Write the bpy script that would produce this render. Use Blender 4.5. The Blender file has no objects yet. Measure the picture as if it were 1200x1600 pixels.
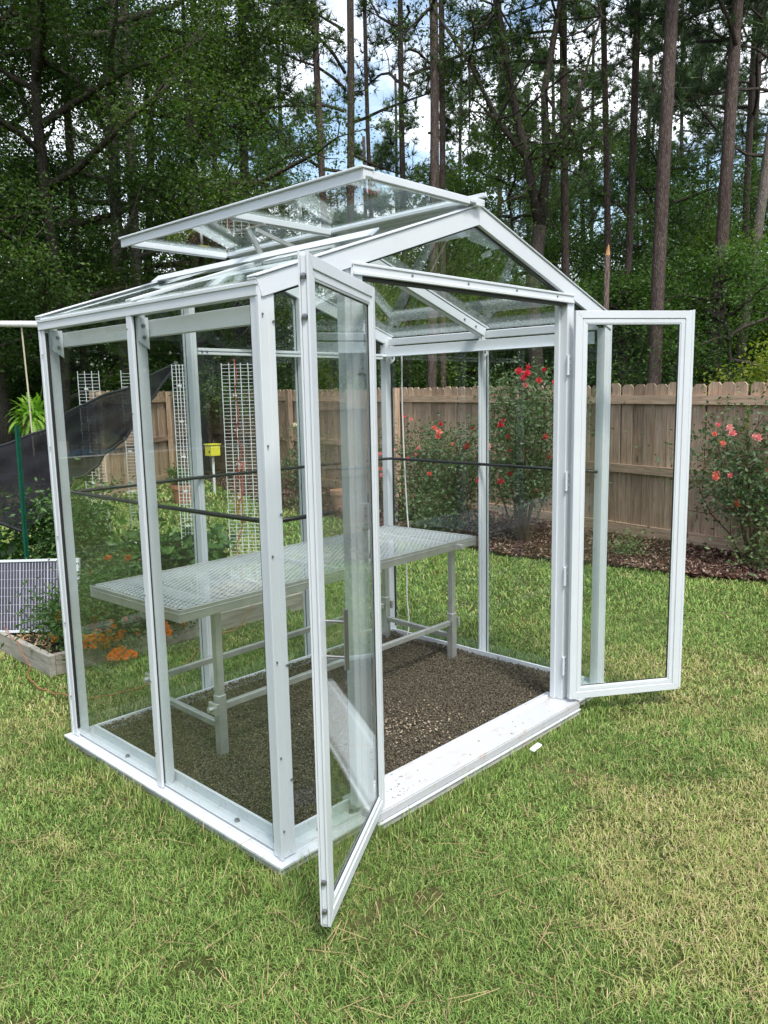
import bpy, math, random
import numpy as np
from mathutils import Vector, Matrix

random.seed(7)
rng = np.random.default_rng(7)
S = bpy.context.scene
COL = S.collection
R = math.radians

# ---------------------------------------------------------------- camera
cd = bpy.data.cameras.new("camera")
cam = bpy.data.objects.new("camera", cd)
COL.objects.link(cam)
CAM = Vector((-1.5004, -1.9418, 1.6))
YAW, PITCH, ROLL = -0.80921, 0.15410, -0.01928
fw = Vector((-math.sin(YAW) * math.cos(PITCH), math.cos(YAW) * math.cos(PITCH), -math.sin(PITCH)))
r0 = Vector((math.cos(YAW), math.sin(YAW), 0))
u0 = r0.cross(fw)
rr = r0 * math.cos(ROLL) + u0 * math.sin(ROLL)
uu = u0 * math.cos(ROLL) - r0 * math.sin(ROLL)
M = Matrix((rr, uu, -fw)).transposed().to_4x4()
M.translation = CAM
cam.matrix_world = M
cd.sensor_fit = 'VERTICAL'
cd.sensor_height = 24.0
cd.lens = 1241.97 / 1600 * 24.0
cd.shift_x = -2.98 / 1600
cd.shift_y = 10.2 / 1600
cd.clip_start = 0.05
cd.clip_end = 600
S.camera = cam

# ---------------------------------------------------------------- light
SKYLOC = (2.5, 0.9, 0.0)
SUN_EL, SUN_AZ = R(58), R(205)       # azimuth clockwise from +y
w = bpy.data.worlds.new("World")
S.world = w
w.use_nodes = True
nt = w.node_tree
N = nt.nodes
for n in list(N):
    N.remove(n)
out = N.new('ShaderNodeOutputWorld')
bg = N.new('ShaderNodeBackground')
sky = N.new('ShaderNodeTexSky')
sky.sky_type = 'NISHITA'
sky.sun_disc = False
sky.sun_elevation = SUN_EL
sky.sun_rotation = SUN_AZ
sky.air_density = 1.3
sky.dust_density = 1.5
tc = N.new('ShaderNodeTexCoord')
mp = N.new('ShaderNodeMapping')
mp.inputs['Scale'].default_value = (1, 1, 2.2)
mp.inputs['Location'].default_value = SKYLOC
cn = N.new('ShaderNodeTexNoise')
cn.inputs['Scale'].default_value = 2.6
cn.inputs['Detail'].default_value = 9
cn.inputs['Roughness'].default_value = 0.55
cr = N.new('ShaderNodeValToRGB')
cr.color_ramp.elements[0].position = 0.43
cr.color_ramp.elements[0].color = (0, 0, 0, 1)
cr.color_ramp.elements[1].position = 0.56
cr.color_ramp.elements[1].color = (1, 1, 1, 1)
cn2 = N.new('ShaderNodeTexNoise')
cn2.inputs['Scale'].default_value = 5
cn2.inputs['Detail'].default_value = 6
cc = N.new('ShaderNodeMix')
cc.data_type = 'RGBA'
cc.inputs[6].default_value = (6.3, 6.7, 7.4, 1)
cc.inputs[7].default_value = (9.6, 9.9, 10.3, 1)
mx = N.new('ShaderNodeMix')
mx.data_type = 'RGBA'
nt.links.new(tc.outputs['Generated'], mp.inputs[0])
nt.links.new(mp.outputs[0], cn.inputs['Vector'])
nt.links.new(mp.outputs[0], cn2.inputs['Vector'])
nt.links.new(cn.outputs['Fac'], cr.inputs[0])
nt.links.new(cn2.outputs['Fac'], cc.inputs[0])
nt.links.new(cr.outputs[0], mx.inputs[0])
nt.links.new(sky.outputs[0], mx.inputs[6])
nt.links.new(cc.outputs[2], mx.inputs[7])
nt.links.new(mx.outputs[2], bg.inputs[0])
nt.links.new(bg.outputs[0], out.inputs[0])
bg.inputs[1].default_value = 0.105

sd = bpy.data.lights.new("sun", 'SUN')
sd.energy = 1.5
sd.angle = R(11)
sd.color = (1, 0.96, 0.89)
sun = bpy.data.objects.new("sun", sd)
COL.objects.link(sun)
sdir = Vector((math.sin(SUN_AZ) * math.cos(SUN_EL), math.cos(SUN_AZ) * math.cos(SUN_EL), math.sin(SUN_EL)))
sun.rotation_euler = sdir.to_track_quat('Z', 'Y').to_euler()

S.view_settings.view_transform = 'Standard'
S.view_settings.look = 'None'
S.view_settings.gamma = 1
S.view_settings.use_curve_mapping = False
S.view_settings.exposure = 1.24
S.render.engine = 'CYCLES'
cy = S.cycles
cy.max_bounces = 7
cy.diffuse_bounces = 3
cy.glossy_bounces = 4
cy.transmission_bounces = 4
cy.transparent_max_bounces = 40
cy.use_denoising = True
cy.use_adaptive_sampling = True
cy.adaptive_threshold = 0.01
cy.caustics_reflective = False
cy.caustics_refractive = False
cy.sample_clamp_indirect = 6


# ---------------------------------------------------------------- materials
def srgb(*c):
    return tuple(((x / 255) / 12.92 if x / 255 <= .04045 else ((x / 255 + .055) / 1.055) ** 2.4) for x in c)


class NG:
    def __init__(self, name):
        self.m = bpy.data.materials.new(name)
        self.m.use_nodes = True
        self.t = self.m.node_tree
        self.n = self.t.nodes
        self.n.clear()
        self.out = self.n.new('ShaderNodeOutputMaterial')

    def node(self, typ, **kw):
        n = self.n.new(typ)
        for k, v in kw.items():
            setattr(n, k, v)
        return n

    def link(self, a, b):
        self.t.links.new(a, b)

    def coords(self, kind='Object', scale=(1, 1, 1)):
        t = self.node('ShaderNodeTexCoord')
        m = self.node('ShaderNodeMapping')
        m.inputs['Scale'].default_value = scale
        self.link(t.outputs[kind], m.inputs[0])
        return m.outputs[0]

    def noise(self, vec, scale, detail=4, rough=.5):
        n = self.node('ShaderNodeTexNoise')
        n.inputs['Scale'].default_value = scale
        n.inputs['Detail'].default_value = detail
        n.inputs['Roughness'].default_value = rough
        if vec is not None:
            self.link(vec, n.inputs['Vector'])
        return n.outputs['Fac']

    def ramp(self, fac, stops):
        r = self.node('ShaderNodeValToRGB')
        e = r.color_ramp.elements
        while len(e) < len(stops):
            e.new(.5)
        for el, (p, c) in zip(e, stops):
            el.position = p
            el.color = (*c, 1) if len(c) == 3 else c
        self.link(fac, r.inputs[0])
        return r.outputs[0]

    def mix(self, fac, a, b, mode='MIX'):
        m = self.node('ShaderNodeMix', data_type='RGBA', blend_type=mode)
        for sock, v in ((m.inputs[0], fac), (m.inputs[6], a), (m.inputs[7], b)):
            if hasattr(v, 'links'):
                self.link(v, sock)
            elif isinstance(v, (int, float)):
                sock.default_value = v
            else:
                sock.default_value = (*v, 1)
        return m.outputs[2]

    def math(self, op, a, b=None, clamp=False):
        m = self.node('ShaderNodeMath', operation=op)
        m.use_clamp = clamp
        for i, v in enumerate((a, b)):
            if v is None:
                continue
            if hasattr(v, 'links'):
                self.link(v, m.inputs[i])
            else:
                m.inputs[i].default_value = v
        return m.outputs[0]

    def principled(self, color, rough=.5, metal=0, spec=.5, height=None, bump=.2, dist=.01):
        p = self.node('ShaderNodeBsdfPrincipled')
        for sock, v in ((p.inputs['Base Color'], color), (p.inputs['Roughness'], rough)):
            if hasattr(v, 'links'):
                self.link(v, sock)
            elif isinstance(v, (int, float)):
                sock.default_value = v
            else:
                sock.default_value = (*v, 1)
        p.inputs['Metallic'].default_value = metal
        p.inputs['Specular IOR Level'].default_value = spec
        if height is not None:
            b = self.node('ShaderNodeBump')
            b.inputs['Strength'].default_value = bump
            b.inputs['Distance'].default_value = dist
            self.link(height, b.inputs['Height'])
            self.link(b.outputs[0], p.inputs['Normal'])
        return p

    def finish(self, shader):
        self.link(shader.outputs[0], self.out.inputs[0])
        return self.m


def m_plain(name, c, rough=.5, metal=0, var=.12, scale=8, spec=.5):
    g = NG(name)
    v = g.coords()
    n = g.noise(v, scale, 5, .6)
    lo = tuple(x * (1 - var) for x in c)
    hi = tuple(min(1, x * (1 + var)) for x in c)
    col = g.ramp(n, [(.3, lo), (.7, hi)])
    return g.finish(g.principled(col, rough, metal, spec))


def m_white():
    g = NG('white_powder_coat')
    v = g.coords()
    n = g.noise(v, 3, 6, .65)
    n2 = g.noise(v, 60, 4, .7)
    c = g.ramp(n, [(.3, (.645, .68, .71)), (.7, (.70, .735, .765))])
    spots = g.ramp(n2, [(.66, (0, 0, 0)), (.8, (1, 1, 1))])
    f = g.math('MULTIPLY', spots, .22)
    c = g.mix(f, c, (.42, .38, .32))
    tco = g.node('ShaderNodeNewGeometry')
    sx = g.node('ShaderNodeSeparateXYZ')
    g.link(tco.outputs['Position'], sx.inputs[0])
    low = g.math('SUBTRACT', 1.0, g.math('MULTIPLY', sx.outputs[2], 3.2), clamp=True)
    n3 = g.noise(v, 26, 8, .8)
    mud = g.ramp(g.math('MULTIPLY', n3, g.math('ADD', g.math('MULTIPLY', low, .35), .72)), [(.56, (0, 0, 0)), (.66, (1, 1, 1))])
    c = g.mix(g.math('MULTIPLY', mud, .45), c, (.36, .29, .20))
    return g.finish(g.principled(c, .38, 0, .5, height=g.noise(v, 400, 2), bump=.04, dist=.001))


def m_sill():
    g = NG('scuffed_white_sill')
    v = g.coords()
    n = g.noise(v, 3, 6, .65)
    n2 = g.noise(g.coords(scale=(1, 2.2, 1)), 9, 8, .75)
    n3 = g.noise(v, 90, 3, .7)
    c = g.ramp(n, [(.3, (.50, .51, .53)), (.7, (.56, .57, .59))])
    mud = g.ramp(n2, [(.54, (0, 0, 0)), (.66, (1, 1, 1))])
    mud = g.math('MULTIPLY', mud, .5)
    c = g.mix(mud, c, (.45, .30, .19))
    sp = g.ramp(n3, [(.67, (0, 0, 0)), (.72, (1, 1, 1))])
    c = g.mix(g.math('MULTIPLY', sp, .7), c, (.12, .09, .06))
    return g.finish(g.principled(c, .42))


def m_glass():
    g = NG('window_glass')
    geo = g.node('ShaderNodeNewGeometry')
    d = g.node('ShaderNodeVectorMath', operation='DOT_PRODUCT')
    g.link(geo.outputs['Normal'], d.inputs[0])
    g.link(geo.outputs['Incoming'], d.inputs[1])
    x = g.math('SUBTRACT', 1.0, g.math('ABSOLUTE', d.outputs['Value']), clamp=True)
    f = g.math('ADD', g.math('MULTIPLY', g.math('POWER', x, 5.0), .90), .036)
    tr = g.node('ShaderNodeBsdfTransparent')
    tr.inputs[0].default_value = (.965, .982, .972, 1)
    gl = g.node('ShaderNodeBsdfGlossy')
    gl.inputs['Roughness'].default_value = 0.0
    gl.inputs[0].default_value = (.95, 1, .98, 1)
    df = g.node('ShaderNodeBsdfDiffuse')
    df.inputs[0].default_value = (.7, .72, .7, 1)
    v = g.coords('Object')
    dn = g.noise(v, 2.2, 8, .7)
    dust = g.math('MULTIPLY', g.ramp(dn, [(.42, (0, 0, 0)), (.8, (1, 1, 1))]), .005)
    m0 = g.node('ShaderNodeMixShader')
    g.link(dust, m0.inputs[0])
    g.link(tr.outputs[0], m0.inputs[1])
    g.link(df.outputs[0], m0.inputs[2])
    m1 = g.node('ShaderNodeMixShader')
    g.link(f, m1.inputs[0])
    g.link(m0.outputs[0], m1.inputs[1])
    g.link(gl.outputs[0], m1.inputs[2])
    return g.finish(m1)


def m_wood(name, dark, mid, light, scale=1.0, stretch=(14, 14, 1.1), rough=.8, knots=True):
    g = NG(name)
    oi = g.node('ShaderNodeObjectInfo')
    tc_ = g.node('ShaderNodeTexCoord')
    cmb = g.node('ShaderNodeCombineXYZ')
    for i in range(3):
        g.link(g.math('MULTIPLY', oi.outputs['Random'], 37.0 + 11 * i), cmb.inputs[i])
    add = g.node('ShaderNodeVectorMath', operation='ADD')
    g.link(tc_.outputs['Object'], add.inputs[0])
    g.link(cmb.outputs[0], add.inputs[1])
    mpn = g.node('ShaderNodeMapping')
    mpn.inputs['Scale'].default_value = stretch
    g.link(add.outputs[0], mpn.inputs[0])
    warp = g.noise(add.outputs[0], 2.5, 2)
    nz = g.node('ShaderNodeTexNoise')
    nz.inputs['Scale'].default_value = 3.2 * scale
    nz.inputs['Detail'].default_value = 8
    nz.inputs['Roughness'].default_value = .62
    nz.inputs['Distortion'].default_value = .6
    g.link(mpn.outputs[0], nz.inputs['Vector'])
    col = g.ramp(nz.outputs['Fac'], [(.28, dark), (.5, mid), (.72, light)])
    big = g.noise(add.outputs[0], 1.3, 3)
    col = g.mix(.8, col, g.ramp(big, [(.25, (.72, .70, .68)), (.75, (1.12, 1.12, 1.12))]), 'MULTIPLY')
    rv = g.ramp(oi.outputs['Random'], [(0, (.66, .64, .63)), (.5, (1, 1, 1)), (1, (1.16, 1.12, 1.08))])
    col = g.mix(1, col, rv, 'MULTIPLY')
    if knots:
        mk_ = g.node('ShaderNodeMapping')
        mk_.inputs['Scale'].default_value = (4, 4, 1.7)
        g.link(add.outputs[0], mk_.inputs[0])
        vo = g.node('ShaderNodeTexVoronoi')
        vo.inputs['Scale'].default_value = 1.5
        g.link(mk_.outputs[0], vo.inputs['Vector'])
        kn = g.ramp(vo.outputs['Distance'], [(.07, (1, 1, 1)), (.15, (0, 0, 0))])
        col = g.mix(g.math('MULTIPLY', kn, .75), col, tuple(x * .28 for x in dark))
    return g.finish(g.principled(col, rough, 0, .25, height=nz.outputs['Fac'], bump=.35, dist=.004))


def m_leaf(name, c1, c2, trans=.35, rough=.5):
    g = NG(name)
    at = g.node('ShaderNodeAttribute', attribute_name='Col')
    oi = g.node('ShaderNodeObjectInfo')
    c = g.mix(at.outputs['Fac'], c1, c2)
    rv = g.ramp(oi.outputs['Random'], [(0, (.78, .84, .8)), (.5, (1, 1, 1)), (1, (1.25, 1.12, .8))])
    c = g.mix(1, c, rv, 'MULTIPLY')
    p = g.principled(c, rough, 0, .35)
    t = g.node('ShaderNodeBsdfTranslucent')
    c2_ = g.mix(1, c, (1.3, 1.5, .6), 'MULTIPLY')
    g.link(c2_, t.inputs[0])
    m = g.node('ShaderNodeMixShader')
    m.inputs[0].default_value = trans
    g.link(p.outputs[0], m.inputs[1])
    g.link(t.outputs[0], m.inputs[2])
    return g.finish(m)


def m_vcol(name, rough=.7, trans=0, spec=.3):
    g = NG(name)
    at = g.node('ShaderNodeAttribute', attribute_name='Col')
    p = g.principled(at.outputs['Color'], rough, 0, spec)
    if not trans:
        return g.finish(p)
    t = g.node('ShaderNodeBsdfTranslucent')
    g.link(at.outputs['Color'], t.inputs[0])
    m = g.node('ShaderNodeMixShader')
    m.inputs[0].default_value = trans
    g.link(p.outputs[0], m.inputs[1])
    g.link(t.outputs[0], m.inputs[2])
    return g.finish(m)


def m_bark(name, dark, light, sc=1.0):
    g = NG(name)
    oi = g.node('ShaderNodeObjectInfo')
    v = g.coords(scale=(1, 1, .22))
    vo = g.node('ShaderNodeTexVoronoi', feature='DISTANCE_TO_EDGE')
    vo.inputs['Scale'].default_value = 34 * sc
    g.link(v, vo.inputs['Vector'])
    n = g.noise(v, 22, 8, .75)
    n2 = g.noise(v, 1.2, 4, .6)
    c = g.ramp(n, [(.3, dark), (.7, light)])
    edge = g.ramp(vo.outputs['Distance'], [(.0, (.50, .46, .44)), (.16, (1.05, 1.05, 1.05))])
    c = g.mix(.85, c, edge, 'MULTIPLY')
    c = g.mix(1, c, g.ramp(n2, [(.3, (.75, .72, .7)), (.7, (1.2, 1.2, 1.2))]), 'MULTIPLY')
    c = g.mix(1, c, g.ramp(oi.outputs['Random'], [(0, (.8, .78, .78)), (1, (1.15, 1.1, 1.08))]), 'MULTIPLY')
    h = g.math('ADD', vo.outputs['Distance'], g.math('MULTIPLY', n, .4))
    return g.finish(g.principled(c, .9, 0, .15, height=h, bump=.9, dist=.03))


def m_ground():
    g = NG('lawn_soil')
    v = g.coords('Object')
    n = g.noise(v, 1.1, 6, .65)
    n2 = g.noise(v, 45, 5, .75)
    n3 = g.noise(v, 12, 5, .7)
    c = g.ramp(n, [(.35, (.050, .075, .020)), (.55, (.095, .10, .036)), (.75, (.19, .15, .08))])
    c = g.mix(1, c, g.ramp(n2, [(.3, (.35, .38, .3)), (.7, (1.4, 1.35, 1.3))]), 'MULTIPLY')
    c = g.mix(1, c, g.ramp(n3, [(.3, (.8, .85, .8)), (.7, (1.15, 1.12, 1.1))]), 'MULTIPLY')
    return g.finish(g.principled(c, .95, 0, .1, height=n2, bump=.8, dist=.02))


def m_speck(name, stops, scale, rough=.9, bump=.8, dist=.02):
    g = NG(name)
    v = g.coords('Object')
    vo = g.node('ShaderNodeTexVoronoi')
    vo.inputs['Scale'].default_value = scale
    g.link(v, vo.inputs['Vector'])
    sp = g.node('ShaderNodeSeparateColor')
    g.link(vo.outputs['Color'], sp.inputs[0])
    c = g.ramp(sp.outputs[0], stops)
    return g.finish(g.principled(c, rough, 0, .2, height=vo.outputs['Distance'], bump=bump, dist=dist))


WHITE = m_white()
SILL = m_sill()
GLASS = m_glass()
ALU = m_plain('mill_aluminium', (.58, .59, .56), .38, .7, .14, 14)
GREYSKIRT = m_plain('grey_base_skirt', (.50, .50, .47), .6, 0, .12, 10)
GASKET = m_plain('black_gasket', (.02, .022, .022), .6)
STEEL = m_plain('bolt_steel', (.30, .30, .30), .35, .9)
BLACKTUBE = m_plain('black_tube', (.012, .013, .013), .35, 0, .2)
BLACKPL = m_plain('black_plastic', (.015, .015, .016), .5)
WHITEPL = m_plain('white_plastic', (.78, .78, .76), .4, 0, .05)
FENCEW = m_wood('weathered_pine', (.26, .172, .115), (.46, .330, .238), (.62, .47, .36))
RAILW = m_wood('weathered_pine_rail', (.26, .17, .112), (.46, .33, .238), (.61, .465, .355), stretch=(14, 1.1, 14))
BEDW = m_wood('grey_board', (.22, .20, .16), (.36, .34, .29), (.48, .46, .41), stretch=(1.2, 1.2, 14), knots=False)
BARKP = m_bark('pine_bark', (.050, .038, .034), (.205, .165, .148))
BARKD = m_bark('dark_bark', (.045, .038, .032), (.13, .115, .10))
BARKL = m_bark('pale_bark', (.12, .11, .095), (.30, .28, .25), 1.4)
OAKLEAF = m_leaf('oak_leaf', (.018, .048, .013), (.090, .165, .038), .40)
UNDERLEAF = m_leaf('understory_leaf', (.034, .082, .022), (.135, .235, .055), .42)
YELLOWLEAF = m_leaf('yellow_green_leaf', (.10, .17, .025), (.24, .27, .04), .4)
NEEDLE = m_leaf('pine_needle', (.030, .062, .022), (.085, .145, .050), .15)
ROSELEAF = m_leaf('rose_leaf', (.045, .085, .038), (.15, .22, .10), .28, .4)
VEGLEAF = m_leaf('vegetable_leaf', (.030, .080, .022), (.09, .19, .045), .3, .45)
FERNLEAF = m_leaf('fern_leaf', (.14, .30, .03), (.30, .50, .07), .4)
MARILEAF = m_leaf('marigold_leaf', (.030, .075, .020), (.08, .16, .04), .3)
CANE = m_plain('brown_cane', (.09, .06, .035), .8)
GREENSTEM = m_plain('green_stem', (.09, .15, .05), .6)
GRASSM = m_vcol('grass_blade', .55, .25, .3)
GRAVELM = m_vcol('clay_pellet', .95, 0, .1)
MULCHM = m_vcol('bark_chip', .9, 0, .2)
GROUND = m_ground()
MULCHG = m_speck('mulch_soil', [(0, (.018, .010, .008)), (.6, (.05, .025, .018)), (1, (.12, .06, .04))], 60)
GRAVG = m_speck('pellet_bed', [(0, (.05, .036, .026)), (1, (.16, .12, .085))], 90)
FOREST = m_speck('leaf_litter', [(0, (.05, .035, .02)), (.5, (.05, .06, .02)), (1, (.10, .07, .04))], 20)
SOIL = m_speck('dark_soil', [(0, (.012, .009, .007)), (1, (.05, .035, .025))], 50)
TERRA = m_plain('terracotta', (.42, .17, .09), .8, 0, .15)
TERRAP = m_plain('peach_terracotta', (.50, .28, .19), .75, 0, .12)
POSTG = m_plain('green_post', (.005, .085, .05), .4, .1)
YELLOW = m_plain('yellow_paint', (.72, .66, .05), .5)
REDW = m_plain('red_wire', (.45, .06, .03), .5)
ORANGE = m_plain('orange_cord', (.36, .13, .06), .7)
WIREW = m_plain('white_wire', (.72, .74, .74), .4)
ROPE = m_plain('rope', (.55, .50, .36), .9)


# ---------------------------------------------------------------- mesh helpers
def tag(o, label=None, cat=None, group=None, kind=None):
    for k, v in (('label', label), ('category', cat), ('group', group), ('kind', kind)):
        if v:
            o[k] = v
    return o


def thing(name, label, cat, loc=(0, 0, 0), group=None):
    o = bpy.data.objects.new(name, None)
    o.empty_display_size = .1
    COL.objects.link(o)
    o.location = loc
    return tag(o, label, cat, group)


def origin(o):
    v = Vector((0, 0, 0))
    while o is not None:
        v += Vector(o.location)
        o = o.parent
    return v


def place(name, mesh, parent=None, loc=(0, 0, 0), rot=(0, 0, 0), scale=(1, 1, 1)):
    o = bpy.data.objects.new(name, mesh)
    COL.objects.link(o)
    o.parent = parent
    o.location = loc
    o.rotation_euler = rot
    o.scale = scale
    return o


class MB:
    """collects solids, in world metres, builds them as one mesh"""

    def __init__(self):
        self.v, self.f = [], []

    def add(self, vs, fs):
        b = len(self.v)
        self.v += [tuple(x) for x in vs]
        self.f += [tuple(i + b for i in f) for f in fs]
        return self

    def box(self, x0, x1, y0, y1, z0, z1):
        vs = [(x, y, z) for x in (x0, x1) for y in (y0, y1) for z in (z0, z1)]
        return self.add(vs, [(0, 1, 3, 2), (4, 6, 7, 5), (0, 4, 5, 1), (2, 3, 7, 6), (0, 2, 6, 4), (1, 5, 7, 3)])

    def hexa(self, a, b):
        """two quads a (4 pts) and b (4 pts) joined"""
        return self.add(list(a) + list(b), [(3, 2, 1, 0), (4, 5, 6, 7), (0, 1, 5, 4), (1, 2, 6, 5), (2, 3, 7, 6), (3, 0, 4, 7)])

    def bar(self, p, q, w, h, up=(0, 0, 1)):
        p, q, up = Vector(p), Vector(q), Vector(up)
        d = (q - p).normalized()
        s = d.cross(up).normalized()
        t = s.cross(d).normalized()
        c = [s * a * w / 2 + t * b * h / 2 for a, b in ((-1, -1), (1, -1), (1, 1), (-1, 1))]
        return self.hexa([p + k for k in c], [q + k for k in c])

    def tube(self, pts, rad, n=6, cap=True):
        pts = [Vector(p) for p in pts]
        if not hasattr(rad, '__len__'):
            rad = [rad] * len(pts)
        b = len(self.v)
        ref = Vector((0.31, 0.17, .93))
        for i, p in enumerate(pts):
            d = (pts[min(i + 1, len(pts) - 1)] - pts[max(i - 1, 0)]).normalized()
            s = d.cross(ref)
            if s.length < .05:
                s = d.cross(Vector((1, 0, 0)))
            s.normalize()
            t = d.cross(s)
            for k in range(n):
                a = 2 * math.pi * k / n
                self.v.append(tuple(p + (s * math.cos(a) + t * math.sin(a)) * rad[i]))
        for i in range(len(pts) - 1):
            for k in range(n):
                a, c = b + i * n + k, b + i * n + (k + 1) % n
                self.f.append((a, c, c + n, a + n))
        if cap:
            self.f.append(tuple(b + k for k in range(n))[::-1])
            self.f.append(tuple(b + (len(pts) - 1) * n + k for k in range(n)))
        return self

    def lathe(self, c, prof, n=20, axis='z'):
        b = len(self.v)
        for r_, z in prof:
            for k in range(n):
                a = 2 * math.pi * k / n
                self.v.append((c[0] + r_ * math.cos(a), c[1] + r_ * math.sin(a), c[2] + z))
        for i in range(len(prof) - 1):
            for k in range(n):
                a, e = b + i * n + k, b + i * n + (k + 1) % n
                self.f.append((a, e, e + n, a + n))
        return self

    def mesh(self, name, mat, org=(0, 0, 0), smooth=False):
        me = bpy.data.meshes.new(name)
        me.from_pydata([(x - org[0], y - org[1], z - org[2]) for x, y, z in self.v], [], self.f)
        me.materials.append(mat)
        if smooth:
            me.shade_smooth()
        me.update()
        return me

    def build(self, name, mat, parent=None, smooth=False, bevel=0, loc=None):
        org = origin(parent) if loc is None else Vector(loc)
        me = self.mesh(name, mat, org, smooth)
        o = place(name, me, parent, (0, 0, 0) if loc is None else loc)
        if bevel:
            m = o.modifiers.new('b', 'BEVEL')
            m.width = bevel
            m.segments = 1
            m.limit_method = 'ANGLE'
        return o


def tri_mesh(name, V, T, mat, col=None, smooth=False):
    """V (n,3), T (m,3), col (n,) or (n,3)"""
    me = bpy.data.meshes.new(name)
    n, m = len(V), len(T)
    me.vertices.add(n)
    me.vertices.foreach_set('co', np.ascontiguousarray(V, dtype=np.float32).ravel())
    me.loops.add(m * 3)
    me.loops.foreach_set('vertex_index', np.ascontiguousarray(T, dtype=np.int32).ravel())
    me.polygons.add(m)
    me.polygons.foreach_set('loop_start', np.arange(0, m * 3, 3, dtype=np.int32))
    if col is not None:
        col = np.asarray(col, dtype=np.float32)
        if col.ndim == 1:
            col = np.repeat(col[:, None], 3, 1)
        a = me.attributes.new('Col', 'FLOAT_COLOR', 'POINT')
        a.data.foreach_set('color', np.concatenate([col, np.ones((n, 1), np.float32)], 1).ravel())
    me.materials.append(mat)
    me.update(calc_edges=True)
    if smooth:
        me.shade_smooth()
    return me


def unit(a):
    return a / np.maximum(np.linalg.norm(a, axis=1, keepdims=True), 1e-9)


def leaf_arrays(P, L, W, droop=.3, seed=0, flat=.0, dirs=None):
    """folded rhombic leaves at points P, random directions; returns V, T, index"""
    r = np.random.default_rng(seed)
    n = len(P)
    d = unit(r.normal(size=(n, 3)) * np.array([1, 1, .55]) + np.array([0, 0, -droop])) if dirs is None else dirs
    up = unit(r.normal(size=(n, 3)) * (1 - flat) + np.array([0, 0, .9]))
    s = unit(np.cross(d, up))
    t = np.cross(s, d)
    L = np.broadcast_to(L, (n,))[:, None] * r.uniform(.65, 1.25, (n, 1))
    W = L * W
    a = P
    b = P + d * L * .45 + s * W * .5 + t * W * .15
    c = P + d * L - t * L * .12
    e = P + d * L * .45 - s * W * .5 + t * W * .15
    V = np.stack([a, b, c, e], 1).reshape(-1, 3)
    i = np.arange(n)[:, None] * 4
    T = np.concatenate([i + np.array([0, 1, 2]), i + np.array([0, 2, 3])], 0)
    return V, T


def vnoise(x, y, cell, seed=0):
    r = np.random.default_rng(seed)
    g = r.random((256, 256))
    fx, fy = x / cell + 1000, y / cell + 1000
    ix, iy = np.floor(fx).astype(int), np.floor(fy).astype(int)
    tx, ty = fx - ix, fy - iy
    tx, ty = tx * tx * (3 - 2 * tx), ty * ty * (3 - 2 * ty)
    a, b = g[ix % 256, iy % 256], g[(ix + 1) % 256, iy % 256]
    c, d = g[ix % 256, (iy + 1) % 256], g[(ix + 1) % 256, (iy + 1) % 256]
    return (a * (1 - tx) + b * tx) * (1 - ty) + (c * (1 - tx) + d * tx) * ty


# ---------------------------------------------------------------- setting
W_, D_ = 2.25, 1.60          # greenhouse footprint
HE, HR = 1.94, 2.31          # eave and ridge
FA, FD = Vector((6.226, .701, 0)), Vector((.205, .979, 0))
FN = Vector((-.979, .205, 0))      # towards the lawn


def fence_pt(s, off=0.0, z=0.0):
    p = FA + FD * s + FN * off
    return Vector((p.x, p.y, z))


EY = np.array([-8, -3, .2, .8, 1.4, 2.3, 4, 5.3, 6.8, 9, 12, 15])
EX = np.array([5.6, 5.4, 5.2, 5.02, 5.0, 4.78, 4.95, 5.35, 5.6, 6.3, 7.6, 8.6])


def sheet(name, pts, z, mat, kind='structure'):
    mb = MB()
    mb.add([(x, y, z) for x, y in pts], [tuple(range(len(pts)))])
    return tag(mb.build(name, mat), kind=kind)


GZ = .022
sheet('ground', [(-160, -160), (160, -160), (160, 160), (-160, 160)], GZ, GROUND)
fp = [(6.226 + .205 / .979 * (y - .701), y) for y in (-8, 14.0)]
sheet('forest_floor', [fp[0], (120, -60), (120, 120), (-20, 120), (2, 34), (9.0, 14.0)], GZ + .004, FOREST)
edge = [(float(np.interp(y, EY, EX)), float(y)) for y in np.linspace(-8, 13.0, 60)]
edge = [(x + .06 * math.sin(y * 7) + .04 * math.sin(y * 17), y) for x, y in edge]
sheet('mulch_bed', edge + [(fp[1][0] - .25, 13.0), (fp[0][0], -8)], GZ + .012, MULCHG)
# pool over on the left of the yard, met only as a reflection in the side glass
sheet('pool_deck', [(-16.6, 19.4), (-7.4, 19.4), (-7.4, 25.6), (-16.6, 25.6)], .05, m_plain('pale_paving', (.55, .52, .46), .8))
sheet('pool_water', [(-16, 20), (-8, 20), (-8, 25), (-16, 25)], .058, m_plain('pool_blue', (.03, .17, .33), .05))


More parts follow.
